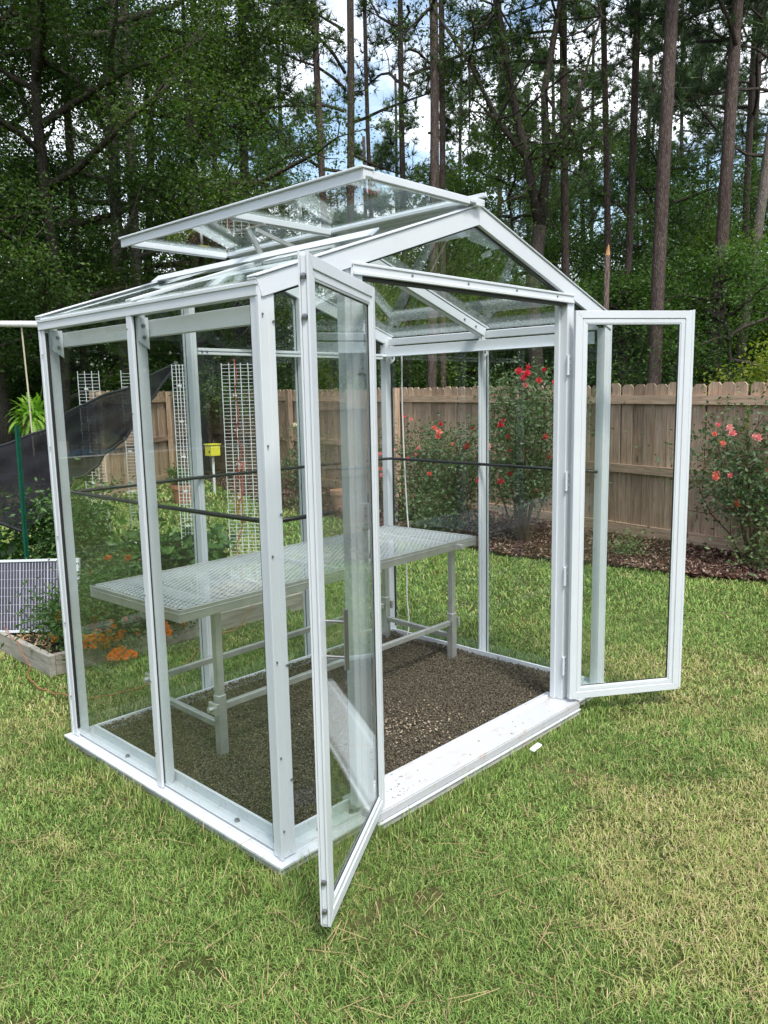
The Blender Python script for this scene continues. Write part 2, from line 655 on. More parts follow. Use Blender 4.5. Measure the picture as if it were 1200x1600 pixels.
# grass -----------------------------------------------------------
def grass():
    pts, wid, hgt = [], [], []
    r = np.random.default_rng(3)
    F = np.array([.7236, .6902])
    Rv = np.array([.6902, -.7236])
    c0 = np.array([CAM.x, CAM.y])
    for d0, d1, dens, w, h in ((.7, 2.6, 29000, .0021, .027), (2.6, 3.8, 19000, .0027, .027), (3.8, 5.5, 10000, .0039, .032),
                               (5.5, 8, 4200, .0065, .038), (8, 12, 1500, .012, .05), (12, 18, 420, .022, .06), (18, 30, 90, .045, .07)):
        hw1 = .56 * d1 + 1.0
        n = int((d1 - d0) * 2 * hw1 * dens)
        dd = r.uniform(d0, d1, n)
        ss = r.uniform(-hw1, hw1, n)
        k = np.abs(ss) < .56 * dd + 1.0
        dd, ss = dd[k], ss[k]
        p = c0 + dd[:, None] * F + ss[:, None] * Rv
        pts.append(p)
        wid.append(np.full(len(p), w))
        hgt.append(np.full(len(p), h))
    p = np.concatenate(pts)
    wd = np.concatenate(wid)
    ht = np.concatenate(hgt)
    x, y = p[:, 0], p[:, 1]
    keep = ~((x > -.012) & (x < W_ + .012) & (y > -.012) & (y < D_ + .012))
    keep &= ~((x > .43) & (x < 1.85) & (y > -.075) & (y < 0.05))
    keep &= ~((x > .33) & (x < 2.43) & (y > 2.50) & (y < 4.9))
    e = np.interp(y, EY, EX) + .06 * np.sin(y * 7) + .04 * np.sin(y * 17)
    keep &= (x < e + r.normal(0, .03, len(x))) & ((y < 13.5) | (x < 4))
    p, wd, ht = p[keep], wd[keep], ht[keep]
    x, y = p[:, 0], p[:, 1]
    # dryness: yellow and bare patches
    dry = .36 * vnoise(x, y, .9, 1) + .34 * vnoise(x, y, .32, 2) + .30 * vnoise(x, y, .1, 3)
    for cx, cy_, rad, amt in ((1.35, -.95, .5, .22), (.65, -1.15, .35, .2), (-.35, -1.35, .25, .12), (2.6, -.4, .5, .14),
                              (.1, 2.1, .3, .1), (3.4, .6, .7, .1), (2.0, -1.0, .7, .1), (-.05, -.55, .3, -.12), (1.2, -.3, .35, -.14), (-1.0, .6, .7, -.08),
                              (4.4, 1.2, .8, -.15), (4.6, 3.5, 1.2, -.12)):
        dry += amt * np.exp(-((x - cx) ** 2 + (y - cy_) ** 2) / (2 * rad ** 2))
    bare = vnoise(x, y, .22, 9) * .6 + vnoise(x, y, .07, 11) * .4
    k2 = r.random(len(x)) > np.clip((bare - .63) * 3.2, 0, .75)
    p, wd, ht, dry = p[k2], wd[k2], ht[k2], dry[k2]
    x, y = p[:, 0], p[:, 1]
    n = len(x)
    clump = vnoise(x, y, .06, 5)
    nearb = (x > -.10) & (x < W_ + .10) & (y > -.16) & (y < D_ + .10)
    L = ht * r.uniform(.55, 1.5, n) * (.75 + .5 * clump) * np.where(nearb, 1.55, 1.0)
    th = r.uniform(0, 2 * np.pi, n) + 2 * vnoise(x, y, .11, 6)
    lean = np.clip(r.normal(1.02, .36, n) - .5 * (clump - .5) - .35 * nearb, .1, 1.5)
    hd = np.stack([np.cos(th), np.sin(th)], 1)
    sd_ = np.stack([-np.sin(th + r.normal(0, .6, n)), np.cos(th)], 1)
    sd_ = unit(sd_)
    w2 = wd[:, None] * r.uniform(.6, 1.3, (n, 1)) * .5
    z0 = np.zeros(n)
    zg = np.full(n, GZ)
    base = np.column_stack([p, zg])
    l1 = L * .5
    mid = base + np.column_stack([hd * (np.sin(lean * .6) * l1)[:, None], np.cos(lean * .6) * l1])
    l2 = np.minimum(lean * 1.45, 1.75)
    tip = mid + np.column_stack([hd * (np.sin(l2) * l1)[:, None], np.cos(l2) * l1])
    s3 = np.column_stack([sd_ * w2, z0])
    V = np.stack([base - s3, base + s3, mid + s3, mid - s3, tip], 1).reshape(-1, 3)
    i = np.arange(n)[:, None] * 5
    T = np.concatenate([i + np.array([0, 1, 2]), i + np.array([0, 2, 3]), i + np.array([3, 2, 4])], 0)
    g1, g2 = np.array([.070, .155, .028]), np.array([.33, .47, .12])
    st1, st2 = np.array([.46, .39, .17]), np.array([.70, .60, .34])
    t = r.random((n, 1)) ** 1.15
    green = g1 * (1 - t) + g2 * t
    green = green * (.85 + .4 * vnoise(x, y, .4, 21)[:, None])
    straw = st1 * (1 - t) + st2 * t
    ol = np.array([.36, .42, .12])
    pd = np.clip((dry - .47) * 2.3, 0.10, .66)
    u_ = r.random(n)
    c = np.where((u_ < pd * .55)[:, None], straw, np.where((u_ < pd * 1.35)[:, None], ol * (.7 + .6 * t), green))
    c = np.repeat(c[:, None, :], 5, 1)
    c[:, 4] *= 1.12
    # fallen pine needles lying in the turf
    m_ = 2300
    ix = r.integers(0, n, m_)
    b = np.column_stack([x[ix], y[ix], r.uniform(.032, .050, m_)])
    a_ = r.uniform(0, 6.28, m_)
    d_ = np.column_stack([np.cos(a_), np.sin(a_), r.normal(0, .12, m_)]) * r.uniform(.04, .13, (m_, 1))
    s_ = np.column_stack([-np.sin(a_), np.cos(a_), np.zeros(m_)]) * .0011
    V2 = np.stack([b - s_, b + s_, b + d_ + s_, b + d_ - s_], 1).reshape(-1, 3)
    k_ = np.arange(m_)[:, None] * 4 + len(V)
    T = np.concatenate([T, k_ + np.array([0, 1, 2]), k_ + np.array([0, 2, 3])])
    V = np.concatenate([V, V2])
    c2 = np.repeat((np.array([.42, .30, .16]) * r.uniform(.6, 1.4, (m_, 1)))[:, None], 4, 1)
    c = np.concatenate([c.reshape(-1, 3), c2.reshape(-1, 3)])
    me = tri_mesh('grass', V, T, GRASSM, c)
    tag(place('grass', me), 'patchy green and straw coloured lawn grass around the greenhouse', 'grass', kind='stuff')


grass()


def blobs(name, P, size, mat, cols, squash, seed, label, cat, parent=None):
    """small faceted lumps (8 triangles each)"""
    r = np.random.default_rng(seed)
    n = len(P)
    base = np.array([[1, 0, 0], [-1, 0, 0], [0, 1, 0], [0, -1, 0], [0, 0, 1], [0, 0, -1]], float)
    tri = np.array([[0, 2, 4], [2, 1, 4], [1, 3, 4], [3, 0, 4], [2, 0, 5], [1, 2, 5], [3, 1, 5], [0, 3, 5]])
    V = base[None] * (size[:, None, None] * np.array(squash)) * r.uniform(.65, 1.3, (n, 6, 1))
    V += r.normal(0, .12, (n, 6, 3)) * size[:, None, None]
    a, b = r.uniform(0, 6.28, n), r.normal(0, .5, n)
    ca, sa, cb, sb = np.cos(a), np.sin(a), np.cos(b), np.sin(b)
    x, y, z = V[..., 0], V[..., 1], V[..., 2]
    x, z = x * cb[:, None] - z * sb[:, None], x * sb[:, None] + z * cb[:, None]
    x, y = x * ca[:, None] - y * sa[:, None], x * sa[:, None] + y * ca[:, None]
    V = np.stack([x, y, z], -1) + P[:, None]
    T = (np.arange(n)[:, None, None] * 6 + tri[None]).reshape(-1, 3)
    cols = np.asarray(cols)
    c = cols[r.integers(0, len(cols), n)] * r.uniform(.7, 1.3, (n, 1))
    me = tri_mesh(name, V.reshape(-1, 3), T, mat, np.repeat(c[:, None], 6, 1).reshape(-1, 3))
    return tag(place(name, me, parent), label, cat, kind='stuff')


# pellets of the greenhouse floor
n = 78000
gx = rng.uniform(.115, W_ - .115, n)
gy = rng.uniform(.125, D_ - .115, n)
gz = .058 + .016 * vnoise(gx, gy, .35, 31) + rng.uniform(0, .012, n)
gz += .02 * np.exp(-((np.abs(gy - D_ + .12) / .09) ** 2))
tag(sheet('gravel_bed', [(.11, .12), (W_ - .11, .12), (W_ - .11, D_ - .11), (.11, D_ - .11)], .055, GRAVG), kind='structure')
blobs('gravel', np.stack([gx, gy, gz], 1), rng.uniform(.0025, .0050, n), GRAVELM,
      [(.118, .102, .070), (.098, .086, .060), (.145, .126, .088), (.080, .070, .050), (.18, .158, .115)], (1.25, 1, .8), 5,
      'brown clay pellets covering the greenhouse floor', 'gravel')
# pale dusty scatter on the pellets
n = 260
blobs('dust_clods', np.stack([rng.normal(1.02, .17, n), rng.normal(.42, .1, n), np.full(n, .083)], 1), rng.uniform(.003, .007, n), GRAVELM,
      [(.42, .34, .25), (.36, .28, .2)], (1.2, 1, .7), 15, 'pale clods scattered on the pellets near the door sill', 'gravel')
# crumbs of soil and clippings trodden onto the sill
n = 62
cx0 = np.concatenate([rng.normal(.60, .07, 44), rng.uniform(.5, 1.75, 18)])
blobs('soil_crumbs', np.stack([np.clip(cx0, .44, 1.8), rng.uniform(-.03, .135, n), np.full(n, .0955)], 1), rng.uniform(.0012, .0036, n), GRAVELM,
      [(.16, .10, .06), (.10, .07, .045), (.12, .13, .05), (.30, .2, .12)], (1.8, .7, .5), 16, 'crumbs of soil and dry grass trodden onto the door sill', 'crumbs')
# bark chips
n = 26000
cy_ = np.concatenate([rng.uniform(-1.5, 5, int(n * .7)), rng.uniform(5, 12.5, n - int(n * .7))])
ex = np.interp(cy_, EY, EX)
fx = 6.226 + .205 / .979 * (cy_ - .701) - .05
cx_ = ex - .03 + (fx - ex) * rng.random(n)
cz_ = GZ + .016 + .035 * vnoise(cx_, cy_, .4, 41) + rng.uniform(0, .012, n)
blobs('mulch', np.stack([cx_, cy_, cz_], 1), rng.uniform(.010, .026, n), MULCHM,
      [(.055, .026, .018), (.09, .042, .028), (.035, .018, .014), (.13, .07, .048), (.30, .22, .17)], (1.5, .6, .28), 6,
      'dark red brown bark mulch along the fence', 'mulch')

# ---------------------------------------------------------------- fence
fence = thing('fence', 'weathered wooden picket privacy fence behind the roses and lawn', 'fence', fence_pt(0))


def picket_mesh(h, wd=.137, th=.016, nm='picket'):
    c = .030
    prof = [(-wd / 2, 0), (wd / 2, 0), (wd / 2, h - c), (wd / 2 - c, h), (-wd / 2 + c, h), (-wd / 2, h - c)]
    mb = MB()
    k = len(prof)
    mb.add([(x, -th / 2, z) for x, z in prof] + [(x, th / 2, z) for x, z in prof],
           [tuple(range(k)), tuple(range(2 * k - 1, k - 1, -1))] + [(i, i + k, (i + 1) % k + k, (i + 1) % k) for i in range(k)])
    return mb.mesh(nm, FENCEW)


def run_fence(root, A, d, s0, s1, zt0, slope, posts, n_):
    ang = math.atan2(d.y, d.x)
    ns = Vector(n_)
    meshes = {}
    s = s0
    i = 0
    while s < s1:
        zt = round(zt0 + slope * s + random.uniform(-.011, .009), 3)
        key = round(zt, 2)
        if key not in meshes:
            meshes[key] = picket_mesh(key)
        p = A + d * s - root.location
        o = place('picket', meshes[key], root, (p.x, p.y, random.uniform(-.006, .004)), (random.gauss(0, .004), random.gauss(0, .005), ang + random.gauss(0, .008)))
        s += .1445
        i += 1
    edges = [s0] + [q for q in posts if s0 < q < s1] + [s1]
    for a, b in zip(edges[:-1], edges[1:]):
        for zoff, hh, nm in ((-.165, .088, 'rail'), (-.90, .088, 'rail'), (None, .13, 'base_board')):
            za = (zt0 + slope * a + zoff) if zoff else .105
            zb = (zt0 + slope * b + zoff) if zoff else .105
            th = .036 if zoff else .030
            mb = MB()
            P, Q = A + d * (a + .002) + ns * (.010 + th / 2), A + d * (b - .002) + ns * (.010 + th / 2)
            L = (Q - P).length
            mb.box(-th / 2, th / 2, 0, L, -hh / 2, hh / 2)
            me = mb.mesh(nm, RAILW)
            o = place(nm, me, root, (P.x - root.location.x, P.y - root.location.y, za), (math.atan2(zb - za, L), 0, math.atan2(d.y, d.x) - math.pi / 2))
    for q in posts:
        if not s0 <= q <= s1:
            continue
        P = A + d * q + ns * .095
        mb = MB()
        mb.box(-.045, .045, -.045, .045, -.05, zt0 + slope * q - .01)
        place('post', mb.mesh('post', FENCEW), root, (P.x - root.location.x, P.y - root.location.y, 0), (0, 0, ang))


run_fence(fence, FA, FD, -4.5, 12.9, 1.655, .009, [-3.2, -.75, 5.58, 8.95, 12.8], FN)
LA = fence_pt(12.95)
LD = Vector((-.80, -.60, 0)).normalized()
LN = Vector((.6, -.8, 0))
fence2 = thing('fence', 'older wooden picket fence angling away on the left behind the wire racks', 'fence', LA)
run_fence(fence2, LA, LD, 0, 5.5, 1.77, -.004, [.05, 2.6, 5.4], LN)

# ---------------------------------------------------------------- greenhouse
gh = thing('greenhouse', 'white framed glass greenhouse with both doors and the roof vent standing open', 'greenhouse')
BV = .0018
BOLT = MB()
BOLT.lathe((0, 0, 0), [(0.0001, .004), (.0042, .0035), (.0055, 0), (.0055, -.002)], 8)
BOLTM = BOLT.mesh('bolt', STEEL)


def bolt(p, nrm, parent, sc=1.0):
    q = Vector(nrm).to_track_quat('Z', 'Y').to_euler()
    o = place('bolt', BOLTM, parent, Vector(p) - origin(parent), q, (sc, sc, sc))
    return o


# base: skirt, ledge, channel and inner lip, one part per side
def base_side(a, b, inn):
    """a->b outer line, inn = inward unit"""
    a, b, n_ = Vector(a), Vector(b), Vector(inn)
    d = (b - a).normalized()

    def strip(mb, o0, o1, z0, z1, ia=0, ib=0):
        # mitre: ends pulled in by the offset
        A0, A1 = a + d * o0 + n_ * o0, a + d * o1 + n_ * o1
        B0, B1 = b - d * o0 + n_ * o0, b - d * o1 + n_ * o1
        lo, hi = Vector((0, 0, z0)), Vector((0, 0, z1))
        mb.hexa([A0 + lo, B0 + lo, B1 + lo, A1 + lo], [A0 + hi, B0 + hi, B1 + hi, A1 + hi])
    mb = MB()
    strip(mb, 0, .036, .046, .056)
    strip(mb, .036, .112, .044, .060)
    strip(mb, .040, .046, .060, .073)
    strip(mb, .046, .052, .060, .066)
    strip(mb, .100, .112, .060, .100)
    o = mb.build('base_rail', WHITE, gh, bevel=.001)
    mb = MB()
    strip(mb, .008, .030, -.03, .046)
    k = mb.build('skirt', GREYSKIRT, o)
    return o


c = [(0, 0, 0), (W_, 0, 0), (W_, D_, 0), (0, D_, 0)]
b_front = base_side(c[0], c[1], (0, 1, 0))
b_right = base_side(c[1], c[2], (-1, 0, 0))
b_rear = base_side(c[2], c[3], (0, -1, 0))
b_left = base_side(c[3], c[0], (1, 0, 0))
for yy in (.35, 1.15):
    bolt((.078, yy, .062), (0, 0, 1), b_left, 2.0)
for xx in (.24, .40):
    bolt((xx, .078, .062), (0, 0, 1), b_front, 2.0)
for q in (.3, .65, 1.0, 1.35):
    bolt((W_ - .112, q, .085), (-1, 0, 0), b_right, 1.1)
for q in (.3, .6, 1.0, 1.3, 1.7, 2.0):
    bolt((q, D_ - .112, .085), (0, -1, 0), b_rear, 1.1)

# corner posts (L of two faces with a proud bead), wall posts, jambs
IN = .03


def corner(x, y, sx, sy):
    mb = MB()
    X0, X1 = sorted((x, x + sx * .060))
    Y0, Y1 = sorted((y, y + sy * .044))
    mb.box(X0, X1, Y0, Y1, .060, HE - .005)
    # beads
    X0, X1 = sorted((x - sx * .004, x + sx * .008))
    Y0, Y1 = sorted((y - sy * .004, y + sy * .012))
    mb.box(X0, X1, Y0, Y1, .058, HE)
    X0, X1 = sorted((x + sx * .034, x + sx * .038))
    Y0, Y1 = sorted((y - sy * .002, y + sy * .004))
    mb.box(X0, X1, Y0, Y1, .062, HE - .006)
    o = mb.build('corner_post', WHITE, gh, bevel=BV)
    mb = MB()
    X0, X1 = sorted((x + sx * .004, x + sx * .016))
    Y0, Y1 = sorted((y + sy * .0445, y + sy * .0500))
    mb.box(X0, X1, Y0, Y1, .10, HE - .05)
    mb.build('gasket', GASKET, o)
    return o


cp = [corner(IN, IN, 1, 1), corner(W_ - IN, IN, -1, 1), corner(W_ - IN, D_ - IN, -1, -1), corner(IN, D_ - IN, 1, -1)]
for z in (.16, .42, .75, 1.1, 1.45, 1.85):
    bolt((IN + .010, IN - .003, z), (0, -1, 0), cp[0], .8)
for z in (.3, .7, 1.2, 1.8):
    bolt((IN + .052, IN - .003, z + .03), (0, -1, 0), cp[1], .8)


def post_x(x, y, sx, z0=.060, z1=HE - .005):
    """wall post in a side wall (glass in plane x); sx inward"""
    mb = MB()
    X0, X1 = sorted((x - sx * .004, x + sx * .008))
    mb.box(X0, X1, y - .019, y + .019, z0, z1)           # outer cap
    X0, X1 = sorted((x + sx * .016, x + sx * .052))
    mb.box(X0, X1, y - .015, y + .015, z0, z1)
    X0, X1 = sorted((x + sx * .052, x + sx * .064))
    mb.box(X0, X1, y - .006, y + .006, z0, z1)
    o = mb.build('wall_post', WHITE, gh, bevel=BV)
    mb = MB()
    X0, X1 = sorted((x + sx * .008, x + sx * .016))
    mb.box(X0, X1, y - .014, y + .014, z0, z1)
    mb.build('gasket', GASKET, o)
    return o


def post_y(x, y, sy, z0=.060, z1=HE):
    mb = MB()
    Y0, Y1 = sorted((y - sy * .004, y + sy * .008))
    mb.box(x - .021, x + .021, Y0, Y1, z0, z1)
    Y0, Y1 = sorted((y + sy * .016, y + sy * .062))
    mb.box(x - .017, x + .017, Y0, Y1, z0, z1)
    Y0, Y1 = sorted((y + sy * .062, y + sy * .068))
    mb.box(x - .008, x + .008, Y0, Y1, z0, z1)
    o = mb.build('wall_post', WHITE, gh, bevel=BV)
    mb = MB()
    Y0, Y1 = sorted((y + sy * .008, y + sy * .016))
    mb.box(x - .014, x + .014, Y0, Y1, z0, z1)
    mb.build('gasket', GASKET, o)
    return o


pl = post_x(IN, .80, 1)
pr = post_x(W_ - IN, .80, -1)
for z in (.2, .5, .85, 1.2, 1.55, 1.86):
    bolt((IN - .004, .80 + .012, z), (-1, 0, 0), pl, .75)
for z in (.25, .6, 1.0, 1.4, 1.8):
    bolt((IN - .004, D_ - IN - .02, z), (-1, 0, 0), cp[3], .7)
slope = (HR - HE) / (W_ / 2)


def roof_z(x):
    return HE + slope * min(x, W_ - x)


RX1, RX2 = .765, 1.485
post_y(RX1, D_ - IN, -1, z1=roof_z(RX1) - .05)
post_y(RX2, D_ - IN, -1, z1=roof_z(RX2) - .05)
# rear transom bars
for a, b in ((IN + .066, RX1 - .026), (RX1 + .026, RX2 - .026), (RX2 + .026, W_ - IN - .066)):
    if a < RX1:
        continue
    mb = MB()
    mb.box(a, b, D_ - IN - .06, D_ - IN - .016, 1.818, 1.830)
    mb.box(a, b, D_ - IN - .06, D_ - IN - .016, 1.836, 1.850)
    mb.box(a, b, D_ - IN - .05, D_ - IN - .016, 1.830, 1.836)
    o = mb.build('transom', WHITE, gh, bevel=.001)
    bolt((a + .02, D_ - IN - .061, 1.833), (0, -1, 0), o, 1.1)
    bolt((a + .05, D_ - IN - .061, 1.833), (0, -1, 0), o, 1.1)
# door jambs
JN, JF = .47, 1.795


def jamb(x, s):
    mb = MB()
    X0, X1 = sorted((x, x - s * .052))
    mb.box(X0, X1, IN - .006, IN + .052, .095, 2.035)
    X0, X1 = sorted((x - s * .052, x - s * .075))
    mb.box(X0, X1, IN + .004, IN + .046, .095, 2.035)
    X0, X1 = sorted((x + s * .0, x + s * .012))
    mb.box(X0, X1, IN + .030, IN + .056, .095, 2.02)
    mb.box(min(x, x - s * .052) + .02, min(x, x - s * .052) + .024, IN - .008, IN - .004, .098, 2.03)
    return mb.build('door_jamb', WHITE, gh, bevel=BV)


jn, jf = jamb(JN, 1), jamb(JF, -1)
# sill and head
mb = MB()
mb.box(JN - .055, JF + .055, -.042, .142, .056, .094)
mb.box(JN - .055, JF + .055, -.045, -.042, .056, .088)
sill = mb.build('door_sill', SILL, gh, bevel=.003)
mb = MB()
mb.box(JN - .055, JF + .055, -.053, -.006, .046, .052)
mb.build('ledge', WHITE, sill, bevel=.001)
mb = MB()
mb.box(JN - .052, JF + .052, -.046, 0.0, -.03, .045)
mb.build('skirt', GREYSKIRT, sill)
mb = MB()
mb.box(JN - .046, JF + .046, IN - .009, IN + .040, 2.000, 2.042)
mb.box(JN - .046, JF + .046, IN - .015, IN - .009, 2.000, 2.012)
mb.box(JN - .046, JF + .046, IN - .013, IN - .009, 2.032, 2.042)
head = mb.build('door_head', WHITE, gh, bevel=BV)
for q in (.72, 1.05, 1.38, 1.70):
    bolt((q, IN - .010, 2.022), (0, -1, 0), head, .9)
mb = MB()
mb.box(JN, JF, IN - .002, IN + .036, 1.990, 1.9995)
mb.build('weather_strip', GASKET, head)

# eave beams with lower inner angle
for s, x in ((1, IN), (-1, W_ - IN)):
    mb = MB()
    X0, X1 = sorted((x - s * .006, x + s * .030))
    for y0, y1 in ((IN, D_ - IN),):
        mb.box(X0, X1, y0, y1, HE - .036, HE + .004)
    X0, X1 = sorted((x - s * .010, x - s * .002))
    mb.box(X0, X1, IN - .003, D_ - IN + .003, HE - .005, HE + .008)
    mb.build('eave_beam', WHITE, gh, bevel=BV)
    mb = MB()
    X0, X1 = sorted((x + s * .069, x + s * .073))
    mb.box(X0, X1, IN + .052, D_ - IN - .052, 1.832, 1.892)
    X0, X1 = sorted((x + s * .073, x + s * .100))
    mb.box(X0, X1, IN + .052, D_ - IN - .052, 1.832, 1.836)
    o = mb.build('gutter_angle', WHITE, gh, bevel=.001)
    for y in (.09, .80, 1.51):
        mb = MB()
        X0, X1 = sorted((x + s * .050, x + s * .0535))
        xa = x + s * .030
        yy = y - .0225
        mb.add([(x + s * .018, yy, HE - .04), (x + s * .062, yy, HE - .04), (x + s * .062, yy, HE - .155), (x + s * .018, yy, HE - .125),
                (x + s * .018, yy - .003, HE - .04), (x + s * .062, yy - .003, HE - .04), (x + s * .062, yy - .003, HE - .155), (x + s * .018, yy - .003, HE - .125)],
               [(0, 1, 2, 3), (7, 6, 5, 4), (0, 4, 5, 1), (1, 5, 6, 2), (2, 6, 7, 3), (3, 7, 4, 0)])
        br = mb.build('bracket', WHITE, gh)
        bolt((x + s * .040, yy - .003, HE - .070), (0, -1, 0), br, 1.5)
        bolt((x + s * .042, yy - .003, HE - .112), (0, -1, 0), br, 1.5)


# rakes front and rear (fascia board following the slope), gable bottom rails beside the door head
def rake(y0, y1, nm='rake', depth=.066, up=.012):
    for s in (0, 1):
        def pt(x, dz):
            xx = x if s == 0 else W_ - x
            return xx, HE + slope * x + dz
        mb = MB()
        A, B = pt(IN - .012, up - 0.003), pt(W_ / 2 - (.0 if s == 0 else .0005), up)
        A2, B2 = pt(IN + .010, up - depth), pt(W_ / 2 - (.0 if s == 0 else .0005), up - depth - .004)
        a = [(A[0], y0, A[1]), (B[0], y0, B[1]), (B2[0], y0, B2[1]), (A2[0], y0, A2[1])]
        b = [(q[0], y1, q[2]) for q in a]
        mb.hexa(a, b)
        # drip edge on top
        mb.hexa([(A[0], y0 - .006, A[1] + .002), (B[0], y0 - .006, B[1] + .002), (B[0], y0 - .006, B[1] + .009), (A[0], y0 - .006, A[1] + .009)],
                [(A[0], y1, A[1] + .002), (B[0], y1, B[1] + .002), (B[0], y1, B[1] + .009), (A[0], y1, A[1] + .009)])
        # gasket line inside the glass
        o = mb.build(nm, WHITE, gh, bevel=BV)
        mb = MB()
        C1, C2 = pt(IN + .06, up - depth - .004), pt(W_ / 2, up - depth - .006)
        mb.bar((C1[0], (y0 + y1) / 2 + .004, C1[1]), (C2[0], (y0 + y1) / 2 + .004, C2[1]), .022, .007)
        mb.build('gasket', GASKET, o)


rake(IN - .006, IN + .040)
rake(D_ - IN - .040, D_ - IN + .006)


# mid rafters and ridge
def rafter(x0, x1, y, w_=.040, h=.045, dz=-.024):
    mb = MB()
    z0, z1 = roof_z(x0), roof_z(x1)
    mb.bar((x0, y, z0 + dz), (x1, y, z1 + dz), w_, h)
    mb.bar((x0, y, z0 + dz - h / 2 - .006), (x1, y, z1 + dz - h / 2 - .006), w_ * .35, .012)
    o = mb.build('rafter', WHITE, gh, bevel=BV)
    return o


rafL = rafter(IN + .03, W_ / 2 - .02, .80)
rafR = rafter(W_ - IN - .03, W_ / 2 + .02, .80)
for xx in (.15, .25):
    bolt((xx, .78 - .001, roof_z(xx) - .026), (0, -1, 0), rafL, 1.3)
    bolt((W_ - xx, .78 - .001, roof_z(xx) - .026), (0, -1, 0), rafR, 1.3)
# white cap bars over the lower roof glass
for y, xe in ((.80, .60),):
    for s in (0, 1):
        xs = [IN + .0, xe if s == 0 else W_ / 2 - .02]
        P = [(x if s == 0 else W_ - x, y, HE + slope * x + .010) for x in xs]
        MB().bar(P[0], P[1], .042, .008).build('cap_bar', WHITE, gh, bevel=.001)
mb = MB()
mb.box(W_ / 2 - .022, W_ / 2 + .022, IN, D_ - IN, HR - .050, HR + .012)
mb.box(W_ / 2 - .016, W_ / 2 + .016, IN + .05, D_ - IN - .05, HR - .090, HR - .050)
mb.box(W_ / 2 - .034, W_ / 2 + .034, IN - .008, D_ - IN + .008, HR + .016, HR + .024)
mb.box(W_ / 2 - .006, W_ / 2 + .034, IN - .008, D_ - IN + .008, HR + .024, HR + .040)
mb.build('ridge_beam', WHITE, gh, bevel=BV)


def pane(pts, nrm, parent=gh, th=.004, nm='pane'):
    n_ = Vector(nrm).normalized() * th / 2
    P = [Vector(p) for p in pts]
    k = len(P)
    mb = MB()
    mb.add([p - n_ for p in P] + [p + n_ for p in P],
           [tuple(range(k))[::-1], tuple(range(k, 2 * k))] + [(i, (i + 1) % k, (i + 1) % k + k, i + k) for i in range(k)])
    o = mb.build(nm, GLASS, parent)
    o.visible_shadow = True
    return o


# side glass
for x in (IN + .012, W_ - IN - .012):
    for y0, y1 in ((IN + .052, .80 - .012), (.80 + .012, D_ - IN - .052)):
        pane([(x, y0, .064), (x, y1, .064), (x, y1, HE - .036), (x, y0, HE - .036)], (1, 0, 0))
# rear glass (bays and gable)
yr = D_ - IN - .012
for a, b in ((IN + .067, RX1 - .012), (RX1 + .012, RX2 - .012), (RX2 + .012, W_ - IN - .067)):
    pane([(a, yr, .064), (b, yr, .064), (b, yr, 1.82), (a, yr, 1.82)], (0, 1, 0))
    top = [(b, yr, roof_z(b) - .058), (a, yr, roof_z(a) - .058)]
    if a < W_ / 2 < b:
        top.insert(1, (W_ / 2, yr, HR - .062))
    pane([(a, yr, 1.824), (b, yr, 1.824)] + top, (0, 1, 0))
# front side panels
yf = IN + .012
for a, b in ((IN + .067, JN - .076), (JF + .076, W_ - IN - .067)):
    lo, hi = (a, b)
    pane([(a, yf, .064), (b, yf, .064), (b, yf, roof_z(b) - .058), (a, yf, roof_z(a) - .058)], (0, 1, 0))
# front gable triangle over the door
pane([(JN + .02, yf, 2.043), (JF - .02, yf, 2.043), (JF - .02, yf, roof_z(JF - .02) - .056), (W_ / 2, yf, HR - .062), (JN + .02, yf, roof_z(JN + .02) - .056)], (0, 1, 0))
# roof glass: right slope full, left slope below the vent
nl, nr = (-slope, 0, 1), (slope, 0, 1)
for y0, y1 in ((IN + .03, .80 - .015), (.80 + .015, D_ - IN - .03)):
    xa, xb = W_ - IN, W_ / 2 + .024
    pane([(xa, y0, roof_z(xa) + .006), (xa, y1, roof_z(xa) + .006), (xb, y1, roof_z(xb) + .006), (xb, y0, roof_z(xb) + .006)], nr)
    xa, xb = IN, .62
    pane([(xa, y0, roof_z(xa) + .006), (xa, y1, roof_z(xa) + .006), (xb, y1, roof_z(xb) + .006), (xb, y0, roof_z(xb) + .006)], nl)

# vent opening: lower bar and curb
mb = MB()
xb = .615
zb = roof_z(xb)
MB().bar((xb, .10, zb + .030), (xb, D_ - .02, zb + .030), .052, .006, up=(-.75, 0, 1)).build('vent_curb', WHITE, gh, bevel=.001)
MB().bar((xb + .006, .10, zb + .002), (xb + .006, D_ - .02, zb + .002), .03, .012, up=(-slope, 0, 1)).build('curb_seal', GASKET, gh)
for y in (IN + .045, .80, D_ - IN - .045):
    MB().bar((xb + .01, y, roof_z(xb) + .002), (W_ / 2 - .03, y, HR + .002), .03, .012).build('vent_rest', WHITE, gh, bevel=.001)

# the raised roof vent: a frame hinged on the ridge, lying about level
vent = MB()
VX0, VX1 = .462, W_ / 2 - .01
VZ0, VZ1 = 2.334, 2.346


def vz(x):
    return VZ0 + (VZ1 - VZ0) * (x - VX0) / (VX1 - VX0)


